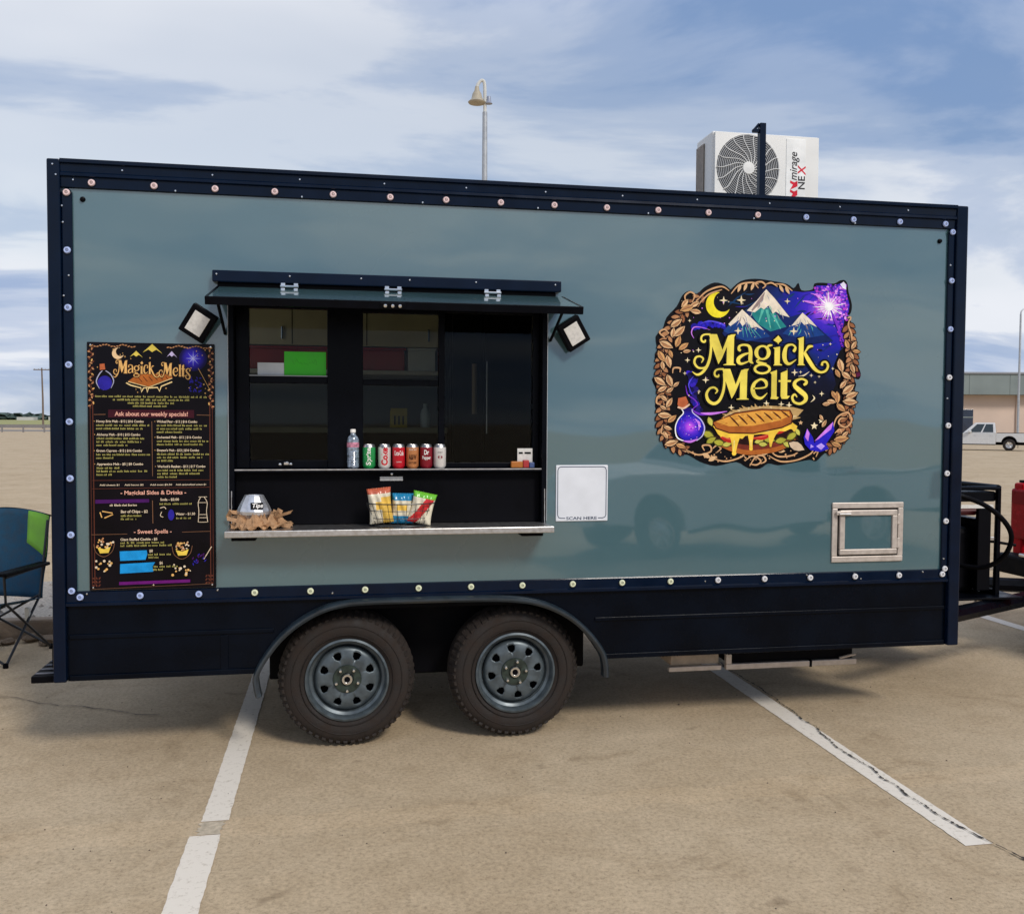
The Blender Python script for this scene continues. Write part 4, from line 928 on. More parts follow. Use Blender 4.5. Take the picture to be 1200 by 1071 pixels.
def radial_ink(name, centre, stops, scale, dist=.25, rough=.35):
    m = bpy.data.materials.new('print_' + name); m.use_nodes = True; t = m.node_tree; n = t.nodes; l = t.links
    p = n['Principled BSDF']; p.inputs['Roughness'].default_value = rough; p.inputs['Specular IOR Level'].default_value = .16
    c = n.new('ShaderNodeTexCoord'); no = n.new('ShaderNodeTexNoise'); no.inputs['Scale'].default_value = 9; no.inputs['Detail'].default_value = 5
    l.new(c.outputs['Object'], no.inputs[0])
    d = n.new('ShaderNodeVectorMath'); d.operation = 'DISTANCE'; l.new(c.outputs['Object'], d.inputs[0]); d.inputs[1].default_value = centre
    s_ = n.new('ShaderNodeMath'); s_.operation = 'MULTIPLY_ADD'; l.new(d.outputs['Value'], s_.inputs[0]); s_.inputs[1].default_value = 1 / scale
    k = n.new('ShaderNodeMath'); k.operation = 'MULTIPLY_ADD'; l.new(no.outputs['Fac'], k.inputs[0]); k.inputs[1].default_value = dist * 2; k.inputs[2].default_value = -dist
    l.new(k.outputs[0], s_.inputs[2]); r = n.new('ShaderNodeValToRGB'); e = r.color_ramp
    while len(e.elements) < len(stops): e.elements.new(.5)
    for el, (q, col) in zip(e.elements, stops): el.position = q; el.color = (*srgb(*col), 1)
    l.new(s_.outputs[0], r.inputs[0]); l.new(r.outputs[0], p.inputs['Base Color']); return m

# ------------------------------------------------------------------ round logo decal
LX = lambda a: 3.138 + (750 + a / 4.285 - 768) * .005183 - .0000028 * (a - 80) * (1080 - a) * .02
def logo_map(a, b):
    x = 3.135 + (a - 77) * (4.382 - 3.135) / (1105 - 77)
    z = 2.559 - (b - 77) * (2.559 - 1.495) / (1020 - 77) + (a - 600) * .000016
    return x, z
sil = [(440, 128), (490, 85), (560, 72), (640, 80), (720, 95), (755, 115), (778, 88), (795, 125), (850, 120), (860, 90), (905, 85), (960, 88), (990, 72), (1015, 70), (1030, 90), (1036, 130), (1054, 190), (1050, 235), (1030, 262), (1052, 280), (1045, 330), (1058, 372), (1088, 382), (1082, 408), (1100, 440), (1080, 455), (1088, 495), (1108, 545), (1098, 575), (1072, 570), (1085, 600), (1078, 630), (1090, 660), (1078, 700), (1055, 712), (1068, 770), (1050, 810), (1030, 830), (1028, 880), (990, 938), (930, 952), (885, 992), (850, 985), (760, 1000), (690, 1010), (640, 1000), (600, 1025), (540, 1022), (480, 990), (380, 1008), (300, 985), (240, 950), (190, 948), (165, 912), (122, 908), (112, 842), (88, 822), (100, 765), (78, 706), (95, 650), (62, 575), (92, 555), (74, 468), (85, 430), (78, 365), (110, 330), (130, 270), (178, 215), (205, 160), (240, 138), (275, 152), (310, 120), (360, 95), (410, 105)]
def grow(poly, d):
    cx_ = sum(p[0] for p in poly) / len(poly); cy_ = sum(p[1] for p in poly) / len(poly); o = []
    for x, y_ in poly: L = math.hypot(x - cx_, y_ - cy_); o.append((x + (x - cx_) / L * d, y_ + (y_ - cy_) / L * d))
    return o
i_black = ink('black', (8, 6, 10)); i_tan = ink('leaf_tan', (226, 184, 136)); i_tan2 = ink('leaf_brown', (184, 130, 88)); i_rib = ink('vein', (70, 34, 22)); i_vine = ink('vine', (212, 164, 118))
i_maroon = ink('frame_maroon', (44, 18, 20)); i_pale = ink('pale_star', (240, 222, 180)); i_moon = ink('moon_yellow', (246, 226, 46)); i_snow = ink('snow', (236, 222, 200)); i_snow2 = ink('snow_shade', (150, 130, 125))
i_teal = ink('mount_teal', (34, 130, 130)); i_teal2 = ink('mount_teal_light', (90, 185, 165)); i_mblue = ink('mount_blue', (22, 62, 130)); i_mblue2 = ink('mount_deep', (14, 34, 92))
i_wht = ink('white', (252, 250, 250)); i_lil = ink('lilac', (214, 130, 240)); i_vio = ink('violet', (120, 50, 200)); i_ultra = ink('ultramarine', (40, 30, 190)); i_indigo = ink('indigo', (36, 22, 120))
i_bread = ink('bread', (226, 160, 66)); i_crust = ink('crust', (176, 98, 40)); i_grill = ink('grill_mark', (84, 36, 16)); i_cheese = ink('cheese', (250, 206, 70)); i_let = ink('lettuce', (176, 172, 60)); i_tom = ink('tomato', (190, 44, 32)); i_meat = ink('meat', (120, 48, 34)); i_cork = ink('cork', (190, 100, 60))
i_gold = M('print_letter_gold', srgb(242, 220, 92), .35, var=.22, scale=9, spec=.16); i_cream = ink('letter_cream', (250, 236, 170))
sil = catmull(sil + [sil[0]], 3)[:-1]
lg = B()
tess = tessellate_polygon([[Vector((p[0], p[1], 0)) for p in sil]])
lg.add([(logo_map(*p)[0], -.0012, logo_map(*p)[1]) for p in sil], [tuple(t) for t in tess])
logo = lg.build('logo_decal', i_black, T); logo['label'] = 'round black decal with gold Magick Melts lettering, mountains and a sandwich'
L = Print(logo, logo_map, -.0014)
inner = grow(sil, -34)
bx, bz = logo_map(935, 205)
m_night = radial_ink('night_sky', (bx, -.0015, bz), [(.0, (236, 190, 255)), (.06, (150, 80, 230)), (.14, (70, 40, 200)), (.28, (30, 32, 165)), (.42, (20, 40, 110)), (.55, (12, 16, 44)), (.68, (9, 7, 18)), (.9, (8, 5, 12))], .78, .12)
L.poly('night_sky', m_night, [(300, 330), (280, 250), (330, 170), (420, 140), (520, 110), (640, 105), (750, 130), (800, 135), (860, 128), (870, 100), (960, 100), (1005, 82), (1020, 100), (1026, 140), (1042, 195), (1036, 235), (1016, 270), (1012, 340), (1000, 420), (960, 520), (980, 600), (940, 680), (880, 700), (700, 700), (400, 700), (220, 640), (190, 540), (200, 430), (240, 380)])
# violet burst and smoke
NB = [ink('brush_a', (18, 38, 120)), ink('brush_b', (28, 50, 165)), ink('brush_c', (14, 56, 96)), ink('brush_d', (40, 30, 150)), ink('brush_e', (8, 12, 34))]
for k in range(90):
    x, y_ = rnd.uniform(440, 980), rnd.uniform(140, 470); a = rnd.uniform(-.9, .3); ln = rnd.uniform(18, 60)
    if x < 620 and y_ > 330 or (x < 860 and y_ > 400): continue
    L.stroke('sky_brush', NB[k % 5] if x > 640 or k % 2 else NB[2], [(x - ln * math.cos(a), y_ - ln * math.sin(a)), (x, y_ + rnd.uniform(-8, 8)), (x + ln * math.cos(a), y_ + ln * math.sin(a))], [1, rnd.uniform(4, 13), 1], n=4)
mv = radial_ink('burst', (bx, -.0016, bz), [(.0, (255, 250, 255)), (.12, (245, 215, 255)), (.3, (214, 120, 245)), (.6, (150, 60, 220)), (1, (110, 40, 170))], .20, .28)
BC = [ink('burst_a', (206, 110, 240)), ink('burst_b', (150, 60, 226)), ink('burst_c', (236, 160, 246)), ink('burst_d', (92, 36, 196)), ink('burst_e', (180, 60, 200)), ink('burst_f', (60, 24, 140))]
for k in range(330):
    x, y_ = rnd.uniform(862, 1040), rnd.uniform(92, 275)
    if x > 1040 - (275 - y_) * .10 or (x < 905 and y_ > 235) or (x < 885 and y_ < 112): continue
    d = math.hypot(x - 935, y_ - 205); c = BC[rnd.choice((0, 2, 4, 1)) if d < 70 else rnd.choice((0, 1, 1, 3, 4, 5, 2))]
    L.disc('burst_cloud', c, x, y_, rnd.uniform(2.5, 9), rnd.uniform(2.5, 9), k=7)
for k in range(110):
    t = rnd.random(); x, y_ = 985 + 40 * t + rnd.uniform(-22, 14), 270 + 140 * t; L.disc('burst_cloud', BC[rnd.choice((1, 3, 4, 5, 3))], x, y_, rnd.uniform(2, 6), k=6)
L.poly('burst_tip', ink('tip_white', (232, 226, 244)), [(990, 92), (1008, 78), (1020, 92), (1022, 118), (1005, 112)])
L.disc('burst_halo', mv, 935, 205, 46, 44)
for k in range(34):
    a = 2 * PI * k / 34 + rnd.uniform(-.06, .06); r = rnd.uniform(40, 92); L.stroke('burst_ray', i_wht if k % 2 else BC[2], [(935, 205), (935 + r * math.cos(a), 205 + r * math.sin(a))], [11, .5], smooth=False)
L.disc('burst_core', i_wht, 935, 205, 22)
L.stroke('burst_ray', i_lil, [(800, 178), (840, 185), (890, 200)], [3, 12, 3]); L.stroke('burst_ray', i_lil, [(840, 140), (870, 150), (885, 175)], [2, 6, 2])
L.stroke('wand', i_vio, [(945, 225), (975, 290), (1000, 350), (1030, 410), (1090, 550)], [8, 12, 12, 14, 16]); L.stroke('wand', ink('wand_maroon', (92, 24, 60)), [(1035, 420), (1065, 490), (1096, 560)], [26, 28, 22])
for k in range(26):
    t = k / 25; L.disc('smoke_puff', ink('puff_a', (30, 24, 150)) if k % 3 else i_ultra, 262 + 150 * t + rnd.uniform(-6, 6), 318 - 16 * math.sin(PI * t) + rnd.uniform(-10, 10), rnd.uniform(8, 19) * (1 - .5 * t), k=9)
L.stroke('smoke', i_lil, [(262, 372), (250, 345), (262, 318), (300, 318), (340, 330)], [2, 5, 5, 3, 1]); L.stroke('smoke', ink('smoke_blue', (90, 80, 230)), [(290, 300), (340, 286), (400, 300), (412, 312)], [1, 6, 8, 2])
for k in range(60):
    t = rnd.random(); x = 245 + 20 * math.sin(t * 5) + 75 * max(0, t - .5) * 2; y_ = 540 + 195 * t; L.disc('smoke_puff', (ink('puff_a', (30, 24, 150)), i_indigo, ink('puff_b', (56, 34, 190)), ink('puff_c', (18, 14, 70)))[k % 4], x + rnd.uniform(-14, 14), y_, rnd.uniform(6, 15), k=8)
L.stroke('smoke', i_vio, [(225, 605), (236, 650), (268, 675), (284, 700), (262, 725), (300, 748), (380, 742)], [2, 6, 5, 6, 5, 12, 3]); L.stroke('smoke', i_lil, [(300, 742), (350, 746), (430, 735)], [4, 13, 2]); L.stroke('smoke', ink('smoke_blue', (90, 80, 230)), [(262, 560), (240, 600), (256, 650)], [2, 6, 2])
# mountains
L.poly('mountain', i_mblue2, [(400, 345), (500, 250), (615, 130), (740, 260), (800, 240), (960, 380), (820, 400), (600, 390), (420, 370)])
L.poly('mountain_teal', i_teal, [(540, 245), (600, 210), (640, 215), (720, 310), (640, 335), (580, 300)])
for a, c in (((600, 225), (580, 290)), ((620, 225), (640, 320)), ((645, 240), (690, 320))): L.stroke('mountain_light', i_teal2, [a, c], [14, 4], smooth=False)
L.poly('snow_cap', i_snow, [(615, 124), (655, 165), (735, 262), (690, 250), (665, 235), (650, 245), (628, 205), (605, 225), (590, 215), (560, 240), (520, 232), (570, 180)])
L.stroke('snow_shade', i_snow2, [(608, 140), (585, 180), (545, 232)], [4, 16, 8])
L.poly('mountain_near', i_mblue, [(405, 335), (497, 232), (640, 360), (520, 385)])
L.poly('snow_cap', i_snow, [(497, 226), (540, 265), (608, 330), (570, 312), (545, 318), (520, 290), (500, 310), (480, 280), (440, 310), (430, 300)])
for k in range(5): L.stroke('mountain_light', i_teal2, [(500 + k * 14, 310 + k * 4), (505 + k * 22, 365)], [4, 1], smooth=False)
L.poly('mountain_near', i_mblue, [(700, 345), (800, 245), (915, 350), (800, 370)])
L.poly('snow_cap', i_snow, [(800, 238), (840, 272), (875, 310), (835, 292), (810, 300), (795, 285), (770, 300), (745, 305)])
for k in range(46):
    px, py, w_ = rnd.choice(((615, 128, .95), (497, 230, 1.05), (800, 242, .95))); t = rnd.uniform(.2, 1); sgn = rnd.choice((-1, 1)); h_ = 120 if px == 615 else 90
    x, y_ = px + sgn * t * h_ * w_ * rnd.uniform(.05, .8), py + t * h_
    L.stroke('ridge', (i_snow2, ink('ridge_dark', (30, 52, 80)), i_teal2, ink('ridge_pale', (170, 170, 180)))[k % 4 if t > .6 else (0, 3, 0, 3)[k % 4]], [(x, y_), (x + sgn * 6 + 3, y_ + 14), (x + sgn * 13, y_ + 30)], [1, 3.5, 1], n=3)
# moon and stars
pts = [(375 + 62 * math.cos(math.radians(a)), 205 + 66 * math.sin(math.radians(a))) for a in range(-85, -381, -12)][::1]
outer = [(378 + 60 * math.cos(math.radians(a)), 205 + 64 * math.sin(math.radians(a))) for a in range(265, 15, -10)]
innr = [(402 + 46 * math.cos(math.radians(a)), 190 + 50 * math.sin(math.radians(a))) for a in range(45, 255, 12)]
L.poly('moon', i_moon, outer + innr)
for x, y_, r in ((405, 183, 22), (492, 180, 24), (722, 182, 16), (757, 332, 22), (478, 333, 20), (285, 430, 14), (232, 480, 14), (322, 578, 18), (765, 540, 18), (795, 538, 9), (905, 648, 14), (700, 700, 16), (740, 705, 18), (625, 695, 16), (450, 716, 16), (360, 690, 10), (290, 635, 9), (220, 545, 10), (240, 285, 9), (960, 520, 9), (945, 395, 8), (890, 560, 8), (870, 590, 8), (850, 555, 10), (870, 800, 0)):
    if r: L.star('star', i_pale, x, y_, r, .3)
for k in range(70): L.disc('star_dust', i_pale if k % 3 else i_lil, rnd.uniform(200, 980), rnd.uniform(150, 720), rnd.uniform(1.5, 3.6), k=6)
L.stroke('sickle', i_pale, [(785, 560), (812, 555), (840, 535)], [2, 7, 1]); L.stroke('sickle', i_pale, [(850, 690), (868, 672), (858, 655)], [2, 7, 1])
for x, y_, r in ((870, 812, 20), (905, 785, 16), (800, 795, 12)): L.star('star', i_pale if r > 14 else i_tan, x, y_, r, .45, 5)
# wreath
vine_l = [(300, 160), (215, 240), (150, 330), (115, 430), (105, 540), (120, 640), (115, 760), (135, 870), (230, 935)]
vine_r = [(1035, 290), (1050, 400), (1060, 500), (1040, 600), (1050, 690), (1035, 800), (1000, 890), (930, 940)]
for v in (vine_l, vine_r):
    L.stroke('wreath_vine', i_maroon, v, 46); L.stroke('wreath_vine_line', i_vine, v, [5] * len(v)); L.stroke('wreath_vine_line', i_vine, [(x + 16, y_ + 6) for x, y_ in v], 3)
lv = [(225, 225, 84, 160), (262, 205, 60, 150), (268, 240, 64, 190), (215, 200, 60, 130), (175, 298, 78, -35), (192, 338, 84, -45), (160, 345, 60, -80), (128, 405, 84, 25), (185, 388, 70, -70), (212, 412, 66, -35), (228, 436, 46, -8), (105, 462, 74, 60), (140, 488, 76, 75), (112, 508, 52, 80), (150, 450, 50, 70), (100, 585, 78, 35), (146, 582, 78, 68), (112, 622, 60, -30), (148, 628, 50, -35), (178, 600, 44, -40), (146, 690, 64, -60), (120, 668, 50, 40), (125, 752, 78, 5), (160, 770, 64, -40), (118, 715, 44, 30), (158, 890, 78, -14), (205, 905, 60, 20), (130, 850, 50, 60), (140, 815, 50, 20),
      (1066, 400, 56, -60), (1080, 432, 50, 8), (1030, 395, 60, -110), (1055, 455, 50, 60), (1000, 505, 84, 75), (1030, 556, 70, 35), (1062, 520, 60, 70), (985, 545, 56, 60), (1042, 625, 90, -38), (1052, 690, 90, 4), (1060, 655, 80, -20), (985, 668, 74, 85), (1005, 720, 70, 40), (955, 688, 56, 10), (968, 655, 56, 60), (930, 700, 50, -5), (1015, 600, 60, -50), (1010, 880, 90, -6), (985, 908, 64, 20), (1030, 855, 50, -40), (905, 770, 40, 60), (920, 800, 50, -60)]
AL = []
for v, sd in ((vine_l, 1), (vine_r, -1)):
    q = catmull([(a, b_) for a, b_ in v], 7)
    for i in range(1, len(q) - 1):
        tx, ty = q[i + 1][0] - q[i - 1][0], q[i + 1][1] - q[i - 1][1]; an = math.degrees(math.atan2(ty, tx)); o_ = (-1) ** i
        AL.append((q[i][0] + o_ * 16 * -ty / math.hypot(tx, ty), q[i][1] + o_ * 16 * tx / math.hypot(tx, ty), rnd.uniform(36, 50), an + o_ * 48 + 180))
lv = [(a, b_, c * .86, d) for a, b_, c, d in lv]
for x, y_, ln, an in AL:
    L.leaf('leaf_outline', ink('leaf_edge', (30, 12, 12)), None, x, y_, ln * 1.2, an, .56); L.leaf('back_leaf', ink('leaf_back', (150, 96, 62)) if int(x * 7) % 2 else i_tan2, None, x, y_, ln, an, .44)
for x, y_, ln, an in lv: L.leaf('leaf_outline', ink('leaf_edge', (30, 12, 12)), None, x, y_, ln * 1.18, an, .58)
for x, y_, ln, an in lv: L.leaf('wreath_leaf', i_tan if (int(x) + int(y_)) % 3 else ink('leaf_ochre', (214, 162, 104)), None, x, y_, ln, an, .46)
for x, y_, ln, an in lv:
    a = math.radians(an); c_, s_ = math.cos(a), math.sin(a)
    L.stroke('leaf_vein', i_rib, [(x - .42 * ln * c_, y_ - .42 * ln * s_), (x + .4 * ln * c_, y_ + .4 * ln * s_)], ln * .05, smooth=False)
    L.poly('leaf_shade', i_tan2, [(x - .4 * ln * c_, y_ - .4 * ln * s_), (x + .42 * ln * c_, y_ + .42 * ln * s_), (x + .15 * ln * c_ - .13 * ln * s_, y_ + .15 * ln * s_ + .13 * ln * c_), (x - .15 * ln * c_ - .16 * ln * s_, y_ - .15 * ln * s_ + .16 * ln * c_)])
sc = [[(250, 195), (262, 160), (240, 145), (215, 165), (222, 195)], [(270, 190), (320, 140), (390, 115), (430, 135)], [(282, 205), (330, 155), (395, 130)], [(440, 150), (480, 105), (540, 92), (575, 100)], [(575, 120), (560, 95), (590, 88), (610, 105), (595, 120)], [(610, 100), (640, 92), (670, 110)],
      [(650, 98), (700, 100), (745, 130)], [(120, 370), (95, 345), (118, 330), (140, 350)], [(160, 545), (165, 520), (195, 520), (195, 540)], [(105, 700), (85, 690), (90, 660), (118, 668)], [(115, 800), (110, 840), (150, 850)], [(1040, 270), (1035, 300), (1050, 340), (1055, 380)], [(1030, 262), (1045, 258), (1045, 275)],
      [(965, 830), (985, 770), (1040, 745), (1060, 790), (1030, 820), (995, 800), (1005, 775), (1030, 775)], [(975, 850), (1000, 830), (1010, 850)],
      [(230, 925), (290, 950), (350, 935), (345, 905), (310, 905), (320, 930)], [(340, 960), (420, 985), (500, 965), (520, 935), (490, 930)], [(380, 940), (400, 920), (380, 905), (360, 920)], [(640, 960), (700, 990), (780, 985), (850, 955), (870, 925)], [(650, 940), (690, 965), (760, 960), (800, 935)], [(520, 985), (560, 960), (600, 985), (580, 1005), (545, 1000)], [(545, 1010), (575, 965), (610, 960), (625, 985), (600, 1000)], [(870, 950), (890, 940), (880, 970)]]
for p in sc: L.stroke('scroll_work', i_vine, p, [4] + [8] * (len(p) - 2) + [4])
for x, y_ in ((510, 115), (545, 112), (690, 120), (720, 128), (480, 122)): L.leaf('wreath_leaf', i_tan, None, x, y_, 44, 110 if x < 600 else 60, .35)
for x, y_ in ((360, 970), (330, 955), (560, 940), (620, 945), (700, 935), (790, 905)): L.leaf('wreath_leaf', i_tan, None, x, y_, 46, (x * 7) % 90 - 30, .5)
for k in range(40): L.disc('scroll_bead', i_vine, rnd.uniform(260, 880), rnd.uniform(935, 985), rnd.uniform(2, 5), k=7)
# sandwich
gl = ink('glow_cream', (196, 160, 104))
L.poly('toast_glow', gl, [(400, 770), (440, 738), (520, 716), (640, 708), (760, 716), (812, 730), (785, 760), (760, 780), (560, 790)])
for k in range(26): a = PI * (1.08 + .84 * k / 25); L.stroke('glow_ray', gl if k % 3 else ink('glow_pale', (220, 196, 146)), [(600 + 170 * math.cos(a), 790 + 74 * math.sin(a)), (600 + (190 + 14 * (k % 3)) * math.cos(a), 790 + (80 + 7 * (k % 3)) * math.sin(a))], [14, 2], smooth=False)
L.poly('toast_base', ink('under_dark', (40, 16, 14)), [(340, 860), (380, 905), (470, 940), (560, 958), (700, 940), (790, 890), (775, 830), (600, 850), (430, 845)])
L.stroke('bottom_toast', i_crust, [(385, 898), (470, 928), (560, 940), (690, 922), (775, 882)], [10, 26, 30, 28, 12]); L.stroke('bottom_toast', i_meat, [(400, 880), (480, 908), (560, 918), (690, 900), (770, 862)], [8, 22, 26, 24, 10])
for x, y_, an, ln in ((338, 850, 25, 60), (352, 878, -30, 52), (392, 892, 15, 56), (430, 900, -10, 46), (640, 878, 12, 60), (590, 886, -14, 46), (700, 884, -10, 56), (755, 862, -34, 60), (346, 785, 68, 48), (610, 902, 5, 44), (735, 905, 20, 50), (784, 842, 60, 40)):
    L.leaf('lettuce_edge', ink('lettuce_dark', (70, 70, 24)), None, x, y_, ln * 1.15, an, .62); L.leaf('lettuce', i_let if ln > 50 else ink('lettuce_lime', (206, 200, 90)), None, x, y_, ln, an, .5)
for p, w_ in (([(398, 862), (440, 878), (486, 880)], [10, 28, 14]), ([(560, 872), (610, 868), (650, 852)], [8, 24, 10]), ([(660, 850), (700, 836), (735, 818)], [8, 22, 8])): L.stroke('tomato', i_tom, p, w_); L.stroke('tomato_shine', ink('tomato_light', (230, 110, 80)), [(a, b_ - 5) for a, b_ in p], [2, 5, 2])
L.poly('cheese', i_cheese, [(358, 806), (430, 838), (560, 842), (745, 786), (782, 812), (775, 832), (745, 826), (720, 838), (690, 836), (672, 856), (600, 850), (430, 868), (385, 850), (372, 826)])
for p, w_ in (([(395, 840), (402, 862)], [26, 6]), ([(470, 850), (468, 900), (466, 948)], [58, 30, 16]), ([(505, 850), (500, 872)], [40, 12]), ([(548, 845), (549, 890), (550, 926)], [34, 18, 16]), ([(655, 845), (650, 880), (648, 916)], [44, 22, 8]), ([(760, 815), (768, 840)], [24, 6])): L.stroke('cheese_drip', i_cheese, p, w_)
L.disc('cheese_drip', i_cheese, 466, 946, 11); L.disc('cheese_drip', i_cheese, 550, 924, 9)
for p in ([(466, 880), (464, 935)], [(549, 880), (550, 915)], [(400, 832), (520, 846), (640, 836)]): L.stroke('cheese_shine', ink('cheese_pale', (255, 236, 150)), p, [5, 2] if len(p) == 2 else [2, 5, 2], smooth=False)
L.poly('toast_edge', i_grill, [(356, 790), (372, 822), (440, 846), (560, 850), (705, 822), (754, 800), (760, 758), (744, 728), (600, 722), (466, 741)])
L.poly('toast_crust', i_crust, [(362, 790), (376, 816), (440, 839), (560, 843), (702, 815), (748, 795), (754, 760), (740, 734), (600, 729), (470, 747)])
L.poly('toast', i_bread, [(372, 786), (470, 750), (600, 732), (738, 738), (744, 758), (690, 783), (560, 808), (440, 810)])
for k in range(40): x = rnd.uniform(400, 725); L.disc('toast_crumb', (ink('crumb_a', (240, 184, 92)), ink('crumb_b', (204, 130, 50)))[k % 2], x, 772 + rnd.uniform(-26, 22) - (x - 560) * .06, rnd.uniform(3, 9), rnd.uniform(2, 4), k=8)
for k in range(7): L.stroke('grill_mark', i_grill, [(440 + k * 43, 758 - k * 4), (462 + k * 43, 780 - k * 5), (488 + k * 42, 808 - k * 7)], [3, 9, 5], n=3)
L.leaf('mushroom_edge', i_black, None, 780, 915, 100, 25, .66); L.leaf('mushroom', ink('mushroom', (216, 190, 160)), None, 780, 915, 88, 25, .5)
# potion bottle
m_pot = radial_ink('potion', (logo_map(245, 810)[0], -.0016, logo_map(245, 810)[1]), [(0, (210, 90, 240)), (.3, (110, 50, 220)), (.65, (40, 28, 190)), (1, (30, 16, 110))], .10, .35)
L.disc('potion', m_pot, 247, 812, 68, 70); L.poly('potion', m_pot, [(215, 715), (255, 715), (262, 760), (212, 760)])
L.stroke('potion_glass', i_wht, [(205, 722), (214, 742), (190, 772), (176, 815), (188, 865), (240, 886)], [4, 5, 5, 5, 6, 3]); L.stroke('potion_glass', ink('glass_lilac', (206, 196, 246)), [(256, 722), (262, 742), (300, 775), (318, 815), (308, 855), (280, 880)], [4, 5, 5, 6, 5, 3])
L.stroke('potion_glass', i_lil, [(215, 880), (250, 884), (285, 872)], [4, 12, 4]); L.stroke('potion_glass', i_lil, [(270, 770), (292, 795), (290, 830)], [3, 12, 2])
L.poly('cork', i_cork, [(188, 668), (225, 660), (238, 690), (225, 712), (196, 716), (185, 700)]); L.stroke('cork_rim', ink('cork_light', (232, 190, 160)), [(186, 712), (215, 718), (244, 698)], 9)
for k in range(40): a = rnd.uniform(0, 6.28); r = 62 * rnd.random() ** .5; L.disc('potion_spark', (i_lil, ink('spark_blue', (120, 110, 250)), i_wht, i_indigo, i_vio)[k % 5], 247 + r * math.cos(a), 815 + r * math.sin(a), rnd.uniform(1.5, 6 if k % 5 > 2 else 3), k=7)
# crystals
L.poly('crystal', i_ultra, [(815, 870), (832, 825), (862, 870), (870, 900), (965, 790), (972, 840), (930, 905), (945, 930), (900, 945), (850, 935), (822, 905)])
for p in ([(832, 826), (845, 850), (838, 890), (822, 868)], [(870, 890), (940, 815), (965, 792), (955, 830), (890, 880)], [(880, 915), (905, 900), (925, 915), (905, 935)], [(852, 905), (868, 918), (850, 925)]): L.poly('crystal_facet', i_lil if p[0][0] in (832, 870) else ink('crystal_pale', (190, 160, 250)), p)
# lettering with its dark outline
for wd in (W1, W2): put_word(L, wd, 'letter_outline', i_black, lambda a, b: (a, b), grow=9)
for wd in (W1, W2): put_word(L, wd, 'letter', i_gold, lambda a, b: (a, b))
L.finish()

# ------------------------------------------------------------------ menu board
mb = tag(box('menu_board', M('menu_board_print', srgb(10, 5, 11), .3, var=.5, scale=6, spec=.16), None, .172, .782, -.014, -.0006, .890, 2.135, .002), 'tall dark menu board with purple and gold artwork screwed beside the hatch', 'menu board')
def menu_map(a, b):
    v = (b - 80) / 1930; u = (a - (75 + 58 * v)) / (1005 - 45 * v); return .172 + u * .61, 2.135 - v * 1.245
Mn = Print(mb, menu_map, -.0146)
t_y = ink('menu_text', (168, 160, 88)); t_w = ink('menu_title', (226, 206, 176)); t_p = ink('menu_pink', (232, 172, 150)); t_pur = ink('menu_purple', (70, 20, 90)); t_br = ink('menu_frame', (96, 50, 36)); t_line = ink('menu_line', (120, 84, 60)); t_gold = ink('menu_gold', (226, 176, 104)); t_blue = ink('menu_blue', (44, 36, 150)); t_mar = ink('menu_maroon', (60, 18, 30))
Mn.poly('menu_glow', radial_ink('menu_glow', (*[0.0], 0, 0), [(0, (16, 12, 44)), (1, (9, 6, 14))], 1.6, .35), [(150, 110), (1020, 112), (1030, 470), (150, 470)])
xw, zw = menu_map(910, 195)
mg = radial_ink('menu_burst', (xw, -.0147, zw), [(0, (240, 236, 255)), (.08, (130, 120, 255)), (.3, (58, 44, 200)), (.7, (24, 18, 80)), (1, (14, 8, 26))], .085, .12)
Mn.disc('menu_burst', mg, 910, 195, 112, 100); 
for k in range(8):
    a = PI * k / 4; Mn.stroke('menu_ray', ink('ray_white', (206, 206, 255)), [(910, 195), (910 + 60 * math.cos(a), 195 + 60 * math.sin(a))], [6, .5], smooth=False)
Mn.stroke('menu_ray', t_gold, [(950, 270), (1045, 440)], 3, smooth=False)
for s_ in (0, 1):
    xa = lambda b, d: (75 + 58 * (b - 80) / 1930 + d) if s_ == 0 else (1080 + 13 * (b - 80) / 1930 - d)
    for d in (20, 40): Mn.stroke('menu_frame_line', t_br, [(xa(b, d), b) for b in (560, 900, 1300, 1700, 1960)], 4 if d == 20 else 7, smooth=False)
    for k in range(44):
        b_ = 110 + k * 11; Mn.leaf('menu_vine', t_br if k % 2 else t_gold if k % 5 == 0 else i_tan2, None, xa(b_, 30 + 16 * math.sin(k * 1.3)), b_, 26, (k * 47) % 180, .5)
    for k in range(16): Mn.leaf('menu_vine', i_tan2, None, xa(100, 40 + k * 22), 106 + 8 * math.sin(k), 24, (k * 37) % 60 - 30, .4)
    for k in range(9): Mn.leaf('menu_vine', t_br, None, xa(1950, 30 + (k % 3) * 22), 1915 + (k // 3) * 28, 26, (k * 61) % 180, .5)
Mn.stroke('menu_frame_line', t_line, [(150, 2000), (1070, 1978)], 3, smooth=False)
for x, y_, w_, h_, m_ in ((585, 88, 165, 78, ink('menu_yellow', (220, 196, 84))), (460, 143, 108, 55, ink('menu_yellow', (220, 196, 84))), (740, 140, 90, 55, ink('menu_lav', (190, 176, 214)))): 
    Mn.poly('menu_mountain', m_, [(x, y_), (x + w_ * .5, y_ + h_ * .95), (x + w_ * .2, y_ + h_ * .55), (x, y_ + h_ * .8), (x - w_ * .18, y_ + h_ * .55), (x - w_ * .45, y_ + h_ * .85)])
Mn.poly('menu_moon', ink('menu_moon', (232, 196, 150)), [(318 + 46 * math.cos(math.radians(a)), 165 + 44 * math.sin(math.radians(a))) for a in range(285, 20, -12)] + [(336 + 34 * math.cos(math.radians(a)), 152 + 34 * math.sin(math.radians(a))) for a in range(40, 270, 15)])
for k in range(40): Mn.star('menu_star', t_gold, rnd.uniform(160, 1020), rnd.uniform(110, 470), rnd.uniform(4, 9), .35)
